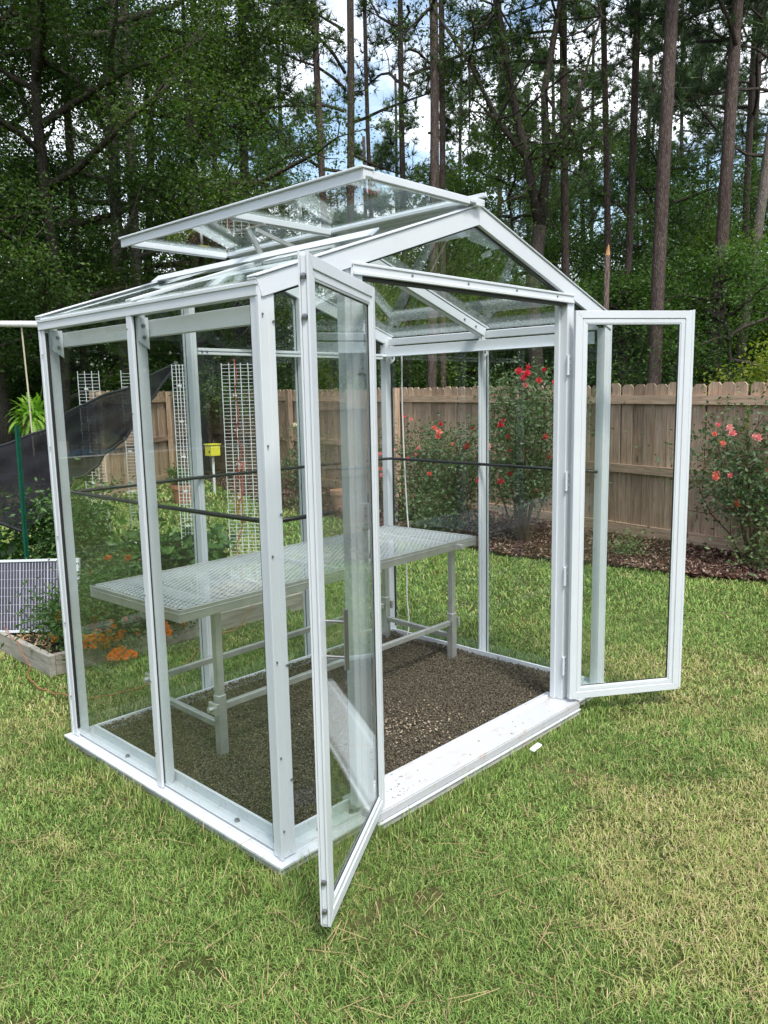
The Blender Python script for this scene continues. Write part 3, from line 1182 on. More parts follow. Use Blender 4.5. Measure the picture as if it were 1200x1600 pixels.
vent.box(VX0, VX0 + .010, .0, D_ + .005, VZ0 - .030, VZ0 + .010)
vent.box(VX0 - .010, VX0 + .050, -.004, D_ + .009, VZ0 + .006, VZ0 + .014)
vent.box(VX0 + .010, VX0 + .045, .0, D_ + .005, VZ0 - .018, VZ0 + .004)
vent.box(VX1 - .040, VX1, .0, D_ + .005, VZ0 - .020, VZ0 + .008)
vent.box(VX1 - .075, VX1 - .040, .0, D_ + .005, VZ0 - .012, VZ0 + .002)
for y, ww in ((.014, .028), (.80, .040), (D_ - .010, .028)):
    vent.box(VX0 + .045, VX1 - .075, y - ww * .4, y + ww * .4, VZ0 - .020, VZ0 + .006)
    vent.box(VX0 + .045, VX1 - .075, y - ww * .12, y + ww * .12, VZ0 - .026, VZ0 - .020)
vt = vent.build('roof_vent', WHITE, gh, bevel=BV)
for y0, y1 in ((.03, .785), (.825, D_ - .03)):
    pane([(VX0 + .04, y0, VZ0 + .001), (VX1 - .04, y0, VZ0 + .001), (VX1 - .04, y1, VZ0 + .001), (VX0 + .04, y1, VZ0 + .001)], (0, 0, 1), vt)
mb = MB()
mb.box(W_ / 2 - .012, W_ / 2 + .012, -.004, D_ + .004, HR + .042, HR + .056)
mb.build('hinge_rail', WHITE, gh, bevel=.001)
# automatic opener arms
mb = MB()
mb.bar((.66, .80, roof_z(.66) + .02), (.585, .80, VZ0 - .045), .022, .010, up=(0, 1, 0))
mb.bar((.86, .80, roof_z(.86) + .01), (.63, .80, VZ0 - .048), .016, .012, up=(0, 1, 0))
mb.bar((.60, .70, VZ0 - .045), (.60, .90, VZ0 - .045), .012, .006)
mb.build('opener_arm', ALU, gh, bevel=.0008)


# ---------------------------------------------------------------- doors
def ring(mb, org, u, n_, L, z0, z1, inset, w_, n0, n1):
    """mitred rectangular ring in the leaf plane"""
    def P(a, z, k):
        return org + u * a + n_ * k + Vector((0, 0, z))
    a0, a1, b0, b1 = inset, L - inset, z0 + inset, z1 - inset
    oc = [(a0, b0), (a1, b0), (a1, b1), (a0, b1)]
    ic = [(a0 + w_, b0 + w_), (a1 - w_, b0 + w_), (a1 - w_, b1 - w_), (a0 + w_, b1 - w_)]
    for i in range(4):
        j = (i + 1) % 4
        q = [oc[i], oc[j], ic[j], ic[i]]
        mb.hexa([P(x, z, n0) for x, z in q], [P(x, z, n1) for x, z in q])


def door(org, end, z0, z1, side, face, label_unused=None):
    org = Vector(org)
    u = (Vector(end) - org)
    L = u.length
    u.normalize()
    n_ = Vector((-u.y, u.x, 0)) * face        # towards the face that shows the beads
    mb = MB()
    ring(mb, org, u, n_, L, z0, z1, 0, .034, -.013, .013)
    ring(mb, org, u, n_, L, z0, z1, .0375, .018, -.010, .009)
    ring(mb, org, u, n_, L, z0, z1, .034, .0035, -.009, .001)
    ring(mb, org, u, n_, L, z0, z1, .0555, .006, -.008, .0035)
    d = mb.build('door', WHITE, gh, bevel=.0012)
    a0, a1 = .060, L - .060
    pane([org + u * a0 + Vector((0, 0, z0 + .060)), org + u * a1 + Vector((0, 0, z0 + .060)), org + u * a1 + Vector((0, 0, z1 - .060)), org + u * a0 + Vector((0, 0, z1 - .060))], n_, d)
    mb = MB()
    ring(mb, org, u, n_, L, z0, z1, .0600, .003, -.004, .0045)
    mb.build('gasket', GASKET, d)
    # glazing clips on the beads
    for a, z in ((L * .33, z1 - .040), (L * .72, z1 - .040), (L * .33, z0 + .040), (L * .72, z0 + .040), (.038, z0 + .25), (.038, z0 + .95), (.038, z1 - .3),
                 (L - .038, z0 + .25), (L - .038, z0 + .95), (L - .038, z1 - .3)):
        p = org + u * a + n_ * .011 + Vector((0, 0, z))
        mb = MB()
        mb.bar(p - u * .007, p + u * .007, .008, .005, up=n_)
        mb.bar(p + Vector((0, 0, -.008)), p + Vector((0, 0, .008)), .005, .012, up=n_)
        mb.build('clip', STEEL, d)
    # astragal strip on the free edge
    e = org + u * (L + .004)
    lo_, hi_ = Vector((0, 0, z0 + .01)), Vector((0, 0, z1 + .004))
    mb = MB()
    mb.bar(e + n_ * .011 + lo_, e + n_ * .011 + hi_, .0045, .009, up=u)
    mb.bar(e - n_ * .012 + lo_, e - n_ * .012 + hi_, .0055, .012, up=u)
    mb.bar(e - u * .002 + lo_, e - u * .002 + hi_ - Vector((0, 0, .01)), .016, .003, up=u)
    es = mb.build('edge_strip', WHITE, d, bevel=.0006)
    MB().bar(e - u * .0045 + n_ * .0140 + lo_, e - u * .0045 + n_ * .0140 + hi_, .0022, .003, up=u).build('gasket', GASKET, es)
    return d, org, u, n_, L


dn = door((JN + .002, -.012, 0), (-.135, -.372, 0), .097, 1.957, 0, -1)
df = door((JF - .002, -.014, 0), (2.270, -.352, 0), .112, 1.962, 1, 1)
# lock screws on the near leaf's free edge
d_, o_, u_, n_, L_ = dn
for z in (.15, .24, 1.80, 1.90):
    bolt(o_ + u_ * (L_ + .008) + Vector((0, 0, z)), u_, d_, 1.5)
for z in (.33, 1.05, 1.7):
    bolt(o_ + u_ * (L_ - .03) + n_ * .013 + Vector((0, 0, z)), n_, d_, 1.1)
# pull handle, outer face of the near leaf
mb = MB()
hp = o_ + u_ * (L_ - .03) - n_ * .075
mb.tube([hp + Vector((0, 0, .86)), hp + Vector((0, 0, 1.03))], .007, 10)
for z in (.895, .995):
    mb.tube([hp + Vector((0, 0, z)), hp + n_ * .057 + Vector((0, 0, z))], .004, 8)
mb.build('handle', STEEL, d_, smooth=False)
d_, o_, u_, n_, L_ = df
mb = MB()
hp = o_ + u_ * (L_ + .010)
mb.bar(hp + Vector((0, 0, 1.84)), hp + Vector((0, 0, 1.92)), .022, .006, up=u_)
mb.build('latch', STEEL, d_)
bolt(o_ + u_ * (L_ - .02) + n_ * .013 + Vector((0, 0, 1.02)), n_, d_, .9)
bolt(o_ + u_ * (L_ - .02) + n_ * .013 + Vector((0, 0, .95)), n_, d_, .9)
# hinges on both jambs
for (x, s, dd) in ((JF, -1, df), (JN, 1, dn)):
    for z in (.27, .72, 1.18, 1.72):
        mb = MB()
        X0, X1 = sorted((x + s * .002, x - s * .034))
        mb.box(X0, X1, IN - .013, IN - .0065, z - .045, z + .045)
        mb.tube([(x + s * .004, IN - .014, z - .046), (x + s * .004, IN - .014, z + .046)], .006, 8)
        h = mb.build('hinge', WHITE, gh, bevel=.0008)
        mb = MB()
        mb.bar((x - s * .036, IN - .0085, z - .047), (x - s * .036, IN - .0085, z + .047), .004, .004)
        mb.build('shim', GASKET, h)
        for k in (-.028, 0, .028):
            bolt((x - s * .018, IN - .013, z + k), (0, -1, 0), h, .55)

# black tube running round inside the walls
mb = MB()
zt = 1.195
i0 = IN + .074
mb.tube([(i0, IN + .03, zt), (i0, D_ / 2, zt - .004), (i0, D_ - IN - .03, zt), (i0 + .03, D_ - IN - .074, zt + .005), (RX1, D_ - IN - .076, zt + .012), (RX2, D_ - IN - .076, zt + .012),
         (W_ - i0 - .03, D_ - IN - .074, zt + .010), (W_ - i0, D_ - IN - .10, zt + .010), (W_ - i0, .80, zt + .006), (W_ - i0, IN + .02, zt)], .0085, 8)
mb.tube([(i0, IN + .080, zt), (JN - .08, IN + .078, zt)], .0075, 8)
mb.tube([(W_ - i0, IN + .080, zt), (JF + .08, IN + .078, zt)], .0075, 8)
tb = mb.build('cross_tube', BLACKTUBE, gh, smooth=True)

# fan on the rear gable
fc = Vector((1.125, D_ - .10, 2.00))
mb = MB()
for r_ in (.150, .132, .114, .096, .078, .060, .042):
    mb.tube([fc + Vector((r_ * math.cos(a), -.03 * (1 - r_ / .16), r_ * math.sin(a))) for a in np.linspace(0, 2 * math.pi, 29)], .0022, 5, cap=False)
for a in np.linspace(0, math.pi * 2, 9)[:-1]:
    mb.tube([fc + Vector((.03 * math.cos(a), -.027, .03 * math.sin(a))), fc + Vector((.15 * math.cos(a), 0, .15 * math.sin(a)))], .0025, 5)
mb.tube([fc + Vector((0, -.03, 0)), fc + Vector((0, .05, 0))], .034, 14)
fan = mb.build('exhaust_fan', BLACKPL, gh, smooth=True)
for k in range(5):
    a = k * 2 * math.pi / 5
    e1, e2 = Vector((math.cos(a), 0, math.sin(a))), Vector((-math.sin(a), 0, math.cos(a)))
    mb = MB()
    q = [fc + e1 * .03 - e2 * .012, fc + e1 * .03 + e2 * .014 + Vector((0, .018, 0)), fc + e1 * .125 + e2 * .045 + Vector((0, .03, 0)), fc + e1 * .128 - e2 * .02]
    mb.hexa(q, [p + Vector((0, .002, 0)) for p in q])
    mb.build('blade', BLACKPL, fan)

# ---------------------------------------------------------------- bench table
tbl = thing('plant_bench', 'long aluminium plant bench with an expanded metal top inside the greenhouse', 'table', (1.14, 1.12, .06))
TZ = .775
A0, A1 = Vector((.128, .742, 0)), Vector((2.165, .828, 0))       # near edge ends
B0, B1 = Vector((.105, 1.440, 0)), Vector((2.140, 1.512, 0))       # far edge ends
mb = MB()
up = Vector((0, 0, 1))


def lip(mb, a, b):
    a, b = Vector(a), Vector(b)
    inn = up.cross((b - a).normalized())
    for (o0, o1, z0, z1) in ((0, .003, -.048, .004), (.003, .022, .000, .004), (-.002, .0, -.016, -.012)):
        mb.hexa([a + inn * o0 + up * (TZ + z0), b + inn * o0 + up * (TZ + z0), b + inn * o1 + up * (TZ + z0), a + inn * o1 + up * (TZ + z0)],
                [a + inn * o0 + up * (TZ + z1), b + inn * o0 + up * (TZ + z1), b + inn * o1 + up * (TZ + z1), a + inn * o1 + up * (TZ + z1)])


for nm, a, b in (('f', A0, A1), ('r', A1, B1), ('b', B1, B0), ('l', B0, A0)):
    mb = MB()
    lip(mb, a, b)
    mb.build('edge_rail', ALU, tbl, bevel=.001)
# expanded metal: zigzag strands
V, T = [], []
nx, ny = 100, 50
uu_ = (A1 - A0)
W2 = .0015
vs, fs = [], []


def tp(a, b):
    p = A0.lerp(A1, a).lerp(B0.lerp(B1, a), b)
    return p


mar = .010
vi = 0
for j in range(ny):
    b0 = mar + (1 - 2 * mar) * (j / ny)
    b1 = mar + (1 - 2 * mar) * ((j + 1) / ny)
    for i in range(nx):
        a0 = .004 + .992 * i / nx
        a1 = .004 + .992 * (i + 1) / nx
        lo, hi = (b0, b1) if (i + j) % 2 == 0 else (b1, b0)
        p, q = tp(a0, lo), tp(a1, hi)
        d = (q - p).normalized()
        s = Vector((-d.y, d.x, 0)) * W2
        z0, z1 = TZ - .0010, TZ + .0002
        k = len(vs)
        for c_ in (p, q):
            vs += [(c_.x - s.x, c_.y - s.y, z0), (c_.x + s.x, c_.y + s.y, z0), (c_.x + s.x, c_.y + s.y, z1 + .0008), (c_.x - s.x, c_.y - s.y, z1)]
        fs += [(k, k + 1, k + 5, k + 4), (k + 1, k + 2, k + 6, k + 5), (k + 2, k + 3, k + 7, k + 6), (k + 3, k, k + 4, k + 7)]
mb = MB()
mb.v, mb.f = vs, fs
GALV = m_plain('galvanised_mesh', (.72, .76, .78), .32, .45, .1, 20)
tag(mb.build('mesh_top', GALV, tbl), kind='stuff')
legs = [(.36, .84), (.37, 1.385), (2.005, .885), (2.035, 1.445)]
for i, (x, y) in enumerate(legs):
    mb = MB()
    mb.box(x - .016, x + .016, y - .016, y + .016, .26, TZ - .048)
    mb.box(x - .020, x + .020, y - .020, y + .020, .055, .34)
    lg = mb.build('leg', ALU, tbl, bevel=.0015)
    mb = MB()
    sgn = -1 if x < 1 else 1
    mb.box(x + sgn * .025, x + sgn * .040, y - .030, y + .030, .262, .312)
    mb.tube([(x + sgn * .030, y, .287), (x + sgn * .062, y, .287)], .012, 8)
    mb.build('clamp', ALU, lg, bevel=.001)
    mb = MB()
    mb.box(x - .03, x + .055, y - .022, y + .022, TZ - .056, TZ - .0485)
    mb.box(x + .055, x + .068, y - .012, y + .012, TZ - .062, TZ - .0485)
    mb.build('pad', BLACKPL, lg)
for (a, b, z) in ((0, 2, .285), (1, 3, .285), (0, 1, .20), (2, 3, .20)):
    p, q = legs[a], legs[b]
    dx, dy = q[0] - p[0], q[1] - p[1]
    l = math.hypot(dx, dy)
    o1 = .026 / l
    P = Vector((p[0] + dx * o1, p[1] + dy * o1, z))
    Q = Vector((q[0] - dx * o1, q[1] - dy * o1, z))
    MB().bar(P, Q, .024, .028).build('stretcher', ALU, tbl, bevel=.0015)
for x in (.36, 1.14, 2.0):
    MB().bar((x, .80, TZ - .035), (x, 1.45, TZ - .035), .026, .026).build('cross_member', ALU, tbl, bevel=.001)

# white cord down the far corner
mb = MB()
P = [(2.172, 1.400, 1.87), (2.172, 1.402, 1.51), (2.172, 1.392, 1.2), (2.172, 1.375, .88), (2.172, 1.366, .78), (2.172, 1.385, .55), (2.170, 1.385, .31), (2.160, 1.362, .19), (2.130, 1.34, .12), (2.10, 1.33, .075)]
cord = []
for i in range(len(P) - 1):
    for t in (0, .34, .67):
        cord.append(Vector(P[i]).lerp(Vector(P[i + 1]), t))
mb.tube(cord, .0045, 6)
tag(mb.build('cord', WHITEPL, None, smooth=True, loc=(2.1, 1.38, .1)), 'white electric cord hanging down inside the far greenhouse corner', 'cord')
# little white cap lying on the grass in front of the sill
mb = MB()
q = [Vector((1.290, -.145, .050)), Vector((1.362, -.140, .054)), Vector((1.360, -.116, .058)), Vector((1.287, -.122, .056))]
mb.hexa(q, [p + Vector((0, 0, .008)) for p in q])
q2 = [Vector((1.305, -.112, .040)), Vector((1.385, -.065, .040)), Vector((1.385, -.060, .022)), Vector((1.303, -.106, .022))]

tag(mb.build('trim_offcut', WHITEPL, None, bevel=.002, loc=(1.35, -.1, .02)), 'small white plastic trim piece lying on the grass by the sill', 'trim piece')

# ---------------------------------------------------------------- raised bed, solar panel
bed = thing('raised_bed', 'low raised bed of weathered grey boards beside the greenhouse', 'garden bed', (1.38, 3.7, 0))
BX0, BX1, BY0, BY1 = .345, 2.26, 2.53, 4.85
for (x0, x1, y0, y1) in ((BX0 + .04, BX1, BY0, BY0 + .038), (BX0, BX0 + .038, BY0, BY1), (BX0 + .04, BX1, BY1 - .038, BY1), (BX1 + .002, BX1 + .040, BY0, BY1)):
    MB().box(x0, x1, y0, y1, -.02, .145).build('board', BEDW, bed, bevel=.003)
MB().box(BX0 + .038, BX1, BY0 + .038, BY1 - .038, -.02, .105).build('soil', SOIL, bed)
n = 7000
px_, py_ = rng.uniform(BX0 + .05, BX1 - .02, n), rng.uniform(BY0 + .05, BY1 - .05, n)
pm = vnoise(px_, py_, .3, 77)
kk = pm > .42
px_, py_ = px_[kk], py_[kk]
blobs('straw_mulch', np.stack([px_, py_, .110 + rng.uniform(0, .012, len(px_))], 1), rng.uniform(.008, .024, len(px_)), MULCHM,
      [(.42, .30, .17), (.33, .22, .12), (.50, .38, .24), (.20, .12, .07)], (1.6, .45, .22), 66, 'pale straw and wood chips over the raised bed soil', 'mulch')

sp = thing('solar_panel', 'solar panel with white frame leaning on the raised bed at left edge', 'solar panel', (.27, 3.4, .15))
SA, SB = Vector((-.18, 3.86, .125)), Vector((.715, 2.92, .135))
upv = Vector((.07, .067, .46))
nrm = (SB - SA).cross(upv).normalized()


def sp_pt(a, b, k=0):
    return SA.lerp(SB, a) + upv * b + nrm * k


mb = MB()
fwid, fh = .018, .035
for a0, a1, b0, b1 in ((0, 1, 0, fh), (0, 1, 1 - fh, 1), (0, fwid, fh, 1 - fh), (1 - fwid, 1, fh, 1 - fh)):
    mb.hexa([sp_pt(a0, b0, .016), sp_pt(a1, b0, .016), sp_pt(a1, b1, .016), sp_pt(a0, b1, .016)], [sp_pt(a0, b0, -.016), sp_pt(a1, b0, -.016), sp_pt(a1, b1, -.016), sp_pt(a0, b1, -.016)])
mb.build('frame', WHITE, sp, bevel=.001)
mb = MB()
mb.hexa([sp_pt(fwid, fh, .008), sp_pt(1 - fwid, fh, .008), sp_pt(1 - fwid, 1 - fh, .008), sp_pt(fwid, 1 - fh, .008)], [sp_pt(fwid, fh, -.008), sp_pt(1 - fwid, fh, -.008), sp_pt(1 - fwid, 1 - fh, -.008), sp_pt(fwid, 1 - fh, -.008)])
mb.build('back_sheet', m_plain('silver_grid', (.50, .50, .56), .35), sp)
CELL = m_plain('solar_cell', (.085, .086, .115), .22, .2, .15, 3)
cmb_ = MB()
ncx, ncy = 46, 8
cellm = None
for j in range(ncy):
    for i in range(7):
        pass
a_step, b_step = (1 - 2 * fwid) / 7, (1 - 2 * fh) / ncy
for i in range(7):
    for j in range(ncy):
        a0 = fwid + a_step * i + .0012
        a1 = fwid + a_step * (i + 1) - .0012
        b0 = fh + b_step * j + .004
        b1 = fh + b_step * (j + 1) - .004
        mb = MB()
        ns = 9
        for k in range(ns):
            c0 = a0 + (a1 - a0) * (k + .14) / ns
            c1 = a0 + (a1 - a0) * (k + .86) / ns
            mb.hexa([sp_pt(c0, b0, .0105), sp_pt(c1, b0, .0105), sp_pt(c1, b1, .0105), sp_pt(c0, b1, .0105)], [sp_pt(c0, b0, .0082), sp_pt(c1, b0, .0082), sp_pt(c1, b1, .0082), sp_pt(c0, b1, .0082)])
        mb.build('cell', CELL, sp)


# ---------------------------------------------------------------- plants
def bush(name, label, cat, loc, h, rad, leafmat, nleaf, lsize, stemmat=CANE, stems=9, wid=.55, seed=1, low=.15, group=None, clus=None, spread=.10, tall=1.0):
    r = np.random.default_rng(seed)
    t = thing(name, label, cat, loc, group)
    mb = MB()
    tips = []
    for i in range(stems):
        a = r.uniform(0, 6.28)
        rr_ = rad * r.uniform(.25, 1)
        hh = h * r.uniform(.6, 1) * tall
        p = [Vector((.03 * math.cos(a), .03 * math.sin(a), 0))]
        for k in range(1, 6):
            f = k / 5
            p.append(Vector((math.cos(a + .3 * math.sin(f * 3 + i)) * rr_ * f ** .8, math.sin(a + .3 * math.sin(f * 3 + i)) * rr_ * f ** .8, hh * f)) + Vector(r.normal(0, .02, 3)))
        mb.tube(p, [.007 * h * (1 - .7 * k / 5) + .002 for k in range(6)], 5)
        for k in range(2, 6):
            tips.append(p[k])
            for q in range(2):
                d = Vector(r.normal(0, 1, 3)) * rad * .3
                d.z = abs(d.z) * .8
                e = p[k] + d
                mb.tube([p[k], e], [.004 * h, .0015], 4)
                tips.append(e)
    b = mb.mesh('stem', stemmat)
    place('stem', b, t)
    C_ = np.array([list(q) for q in tips])
    C_ = C_[C_[:, 2] > low * h]
    idx = r.integers(0, len(C_), nleaf)
    P = C_[idx] + r.normal(0, 1, (nleaf, 3)) * spread * rad * np.array([1.3, 1.3, 1])
    P[:, 2] = np.maximum(P[:, 2], .03)
    V, T = leaf_arrays(P, lsize, wid, seed=seed)
    c = np.repeat(np.clip(r.normal(.45, .28, nleaf) + (P[:, 2] / h - .5) * .2, 0, 1), 4)
    place('foliage', tri_mesh('foliage', V, T, leafmat, c), t)
    return t, tips


def bloom_mesh(name, mat, seed=0, rings=3, r0=.5, cup=.6):
    """layered petals, radius 1"""
    r = np.random.default_rng(seed)
    mb = MB()
    for k in range(rings):
        npet = 5 if k < 2 else 4
        rr_ = 1.0 - .28 * k
        for i in range(npet):
            a = 2 * math.pi * (i + .5 * k) / npet + r.uniform(-.15, .15)
            e1 = Vector((math.cos(a), math.sin(a), 0))
            e2 = Vector((-math.sin(a), math.cos(a), 0))
            z = .15 + .28 * k
            tip = e1 * rr_ + Vector((0, 0, z + cup * .5 * (k + .6) + r.uniform(-.1, .1)))
            l, q = e1 * rr_ * .6 + e2 * rr_ * .42 + Vector((0, 0, z + .1)), e1 * rr_ * .6 - e2 * rr_ * .42 + Vector((0, 0, z + .1))
            b = Vector((0, 0, z * .4))
            mb.add([b, l, tip, q], [(0, 1, 2), (0, 2, 3)])
    return mb.mesh(name, mat)


def m_petal(name, a, b):
    g = NG(name)
    oi = g.node('ShaderNodeObjectInfo')
    c = g.ramp(oi.outputs['Random'], [(0, a), (1, b)])
    p = g.principled(c, .6, 0, .2)
    t = g.node('ShaderNodeBsdfTranslucent')
    g.link(c, t.inputs[0])
    m = g.node('ShaderNodeMixShader')
    m.inputs[0].default_value = .3
    g.link(p.outputs[0], m.inputs[1])
    g.link(t.outputs[0], m.inputs[2])
    return g.finish(m)


PET = {'rust': None,
       'red': bloom_mesh('bloom', m_petal('red_petal', (.55, .010, .035), (.72, .03, .07)), 1),
       'coral': bloom_mesh('bloom', m_petal('coral_petal', (.78, .12, .09), (.85, .30, .22)), 2),
       'pink': bloom_mesh('bloom', m_petal('pink_petal', (.80, .20, .22), (.85, .42, .38)), 3),
       'cream': bloom_mesh('bloom', m_petal('cream_petal', (.82, .74, .48), (.85, .80, .62)), 4),
       'orange': None}


def pompom(name, mat, seed):
    r = np.random.default_rng(seed)
    mb = MB()
    for k, (npet, rad, z0) in enumerate(((11, 1.0, .05), (10, .85, .32), (8, .62, .55), (5, .34, .72))):
        for i in range(npet):
            a = 2 * math.pi * (i + .5 * k) / npet + r.uniform(-.12, .12)
            e1, e2 = Vector((math.cos(a), math.sin(a), 0)), Vector((-math.sin(a), math.cos(a), 0))
            R1 = rad * r.uniform(.88, 1.1)
            w_ = R1 * 2.2 / npet + .05
            zz = z0 + r.uniform(-.05, .08)
            mb.add([e1 * R1 * .2 + Vector((0, 0, z0 * .7)), e1 * R1 - e2 * w_ + Vector((0, 0, zz)), e1 * R1 * 1.06 + Vector((0, 0, zz + .14)), e1 * R1 + e2 * w_ + Vector((0, 0, zz))], [(0, 1, 2), (0, 2, 3)])
    return mb.mesh(name, mat)


PET['orange'] = pompom('bloom', m_petal('marigold_petal', (.96, .25, .006), (.98, .34, .015)), 5)
PET['rust'] = pompom('bloom', m_petal('rust_petal', (.55, .09, .012), (.66, .15, .03)), 7)



def blooms(t, pts, kinds, size, seed=0, out=.02):
    r = random.Random(seed)
    for p in pts:
        s = size * r.uniform(.75, 1.2)
        v = Vector(p)
        tow = (CAM - origin(t) - v).normalized()
        d = (tow * .8 + Vector((r.gauss(0, .6), r.gauss(0, .6), .6 + r.random()))).normalized()
        place('bloom', PET[r.choice(kinds)], t, v + tow * out, d.to_track_quat('Z', 'Y').to_euler(), (s, s, s))


# roses along the fence. picture-plane basis at the bush for spreading blooms
RV = Vector((.690, -.724, 0))


def offs(lst):
    return [RV * a + Vector((0, 0, z)) - Vector((.72, .69, 0)) * (.18 if k % 2 else .05) for k, (a, z) in enumerate(lst)]


t, _ = bush('rose_bush', 'rose bush with coral and pink blooms right of the open right door', 'rose bush', (5.88, .50, 0), 1.22, .68, ROSELEAF, 4600, .046, stems=15, seed=11, low=.40, spread=.15)
blooms(t, offs([(-.42, 1.28), (-.36, 1.26), (-.44, 1.20), (-.40, 1.12), (-.28, 1.20), (-.16, 1.17), (-.05, 1.16), (.18, 1.22), (.02, .86), (.08, .94), (.12, .90), (-.46, .84), (-.40, .85), (-.34, .85), (.22, .82), (.28, 1.02), (.36, 1.28), (.42, .95), (.06, .30), (-.26, .60)]), ['coral', 'coral', 'coral', 'pink', 'cream'], .035, 1)
t, _ = bush('rose_bush', 'tall rose bush with bright red blooms standing above the fence', 'rose bush', (5.45, 2.68, 0), 1.70, .52, ROSELEAF, 8500, .044, stems=16, seed=12, low=.10, spread=.20)
blooms(t, offs([(-.08, 1.80), (-.02, 1.78), (.02, 1.83), (-.05, 1.74), (.16, 1.81), (.10, 1.70), (.0, 1.66), (.26, 1.68), (.33, 1.67), (.30, 1.55), (.28, 1.25), (.16, 1.15), (.38, 1.24), (.36, 1.10), (.24, .92), (.32, .94), (-.24, 1.32), (-.28, 1.26), (-.18, 1.14), (-.20, 1.02), (-.16, .76), (-.28, .70), (.10, .58), (-.50, .72), (-.40, 1.05)]), ['red', 'red', 'red', 'pink'], .040, 2)
t, _ = bush('rose_bush', 'leafy rose bush with red bloom cluster between the two right wall posts', 'rose bush', (5.55, 3.72, 0), 1.15, .42, ROSELEAF, 3600, .044, stems=11, seed=13, low=.12, spread=.22)
blooms(t, offs([(-.20, 1.22), (-.16, 1.18), (-.14, 1.25), (-.18, 1.13), (-.02, 1.02), (-.28, .72), (.04, .68), (.14, 1.02), (.22, 1.20)]), ['red', 'red', 'coral'], .042, 3)
t, _ = bush('rose_bush', 'smaller rose bush with coral blooms by the hanging white cord', 'rose bush', (5.75, 4.55, 0), 1.15, .42, ROSELEAF, 2600, .042, stems=10, seed=14, low=.2, spread=.2)
blooms(t, offs([(-.06, 1.32), (.02, 1.30), (-.28, .98), (-.20, .94), (-.26, .90), (-.36, .90), (-.12, .82), (.08, .88), (-.02, .82), (-.44, .74), (-.25, .52), (.02, .38), (-.48, .62), (.1, .95)]), ['coral', 'pink', 'coral', 'cream'], .036, 4)
t, _ = bush('rose_bush', 'thin rose bush with cream white blooms far down the fence', 'rose bush', (5.95, 6.75, 0), 1.05, .36, ROSELEAF, 1300, .045, stems=9, seed=15, low=.3)
blooms(t, offs([(-.12, 1.20), (-.02, 1.08), (.08, 1.02), (.02, .98), (.12, 1.12)]), ['cream'], .04, 5)
t, _ = bush('rose_bush', 'nearly bare rose canes with one orange pink bloom near the fence post', 'rose bush', (6.15, 5.45, 0), 1.35, .22, ROSELEAF, 420, .04, stems=6, seed=16, low=.2)
blooms(t, offs([(.0, .62), (.03, .55), (-.05, .5)]), ['coral', 'pink'], .045, 6)
bush('low_shrub', 'low green weeds in the mulch behind the far greenhouse wall', 'shrub', (5.35, 3.85, 0), .42, .42, ROSELEAF, 1500, .05, GREENSTEM, 8, seed=21, low=.05, spread=.3)
bush('low_shrub', 'small green weed tuft in mulch seen through the open right door', 'shrub', (5.45, 1.55, 0), .16, .20, ROSELEAF, 420, .035, GREENSTEM, 8, seed=22, low=.0, spread=.3)
bush('low_shrub', 'low leafy plants at the foot of the right rose bush', 'shrub', (5.55, .30, 0), .30, .32, ROSELEAF, 900, .045, GREENSTEM, 8, seed=23, low=.0, spread=.35)
bush('low_shrub', 'low flowering plant in the mulch by the peach pot', 'shrub', (5.55, 6.2, 0), .22, .25, ROSELEAF, 500, .035, GREENSTEM, 7, seed=24, low=.0, spread=.3)

# marigolds in the bed
MARI = [((.76, 2.68, .105), .30, .30, 31, 'large marigold plant spilling over the raised bed board', 6500,
         [(0.765, 2.62, 0.296), (0.693, 2.62, 0.275), (0.644, 2.60, 0.238), (0.949, 2.60, 0.135), (0.96, 2.62, 0.22), (0.656, 2.62, 0.328),
          (0.58, 2.505, 0.196), (0.66, 2.505, 0.192), (0.708, 2.505, 0.171), (0.765, 2.505, 0.154), (0.599, 2.505, 0.16), (0.672, 2.505, 0.152), (0.524, 2.505, 0.156), (0.559, 2.505, 0.160),
          (0.73, 2.505, 0.192), (0.638, 2.505, 0.222), (0.693, 2.46, 0.062), (0.734, 2.46, 0.060), (0.715, 2.46, 0.084), (0.775, 2.45, 0.048), (0.831, 2.45, 0.050), (0.802, 2.445, 0.070), (.70, 2.50, .215), (.62, 2.50, .20), (.79, 2.50, .19), (.54, 2.51, .21), (.82, 2.51, .26), (.74, 2.52, .25), (.68, 2.50, .13), (.755, 2.46, .10)]),
        ((1.12, 2.66, .105), .24, .24, 32, 'marigold plant with a few blooms under the bench corner', 3200,
         [(1.206, 2.52, 0.165), (1.179, 2.52, 0.18), (1.091, 2.5, 0.15), (1.103, 2.5, 0.12), (1.072, 2.5, 0.18), (1.233, 2.52, 0.15)]),
        ((.62, 2.98, .105), .20, .11, 33, 'small marigold plant in front of the solar panel', 520, [(0.578, 2.88, 0.262), (0.524, 2.88, 0.146), (0.60, 2.88, 0.282)])]
for loc_, h, rad, seed, lab, nl_, bl in MARI:
    t, _ = bush('marigold_plant', lab, 'marigold', loc_, h, rad, MARILEAF, nl_, .040, GREENSTEM, 16, wid=.34, seed=seed, low=.0, spread=.28)
    blooms(t, [Vector(p) - Vector(loc_) for p in bl], ['orange'], .027, seed, .06)
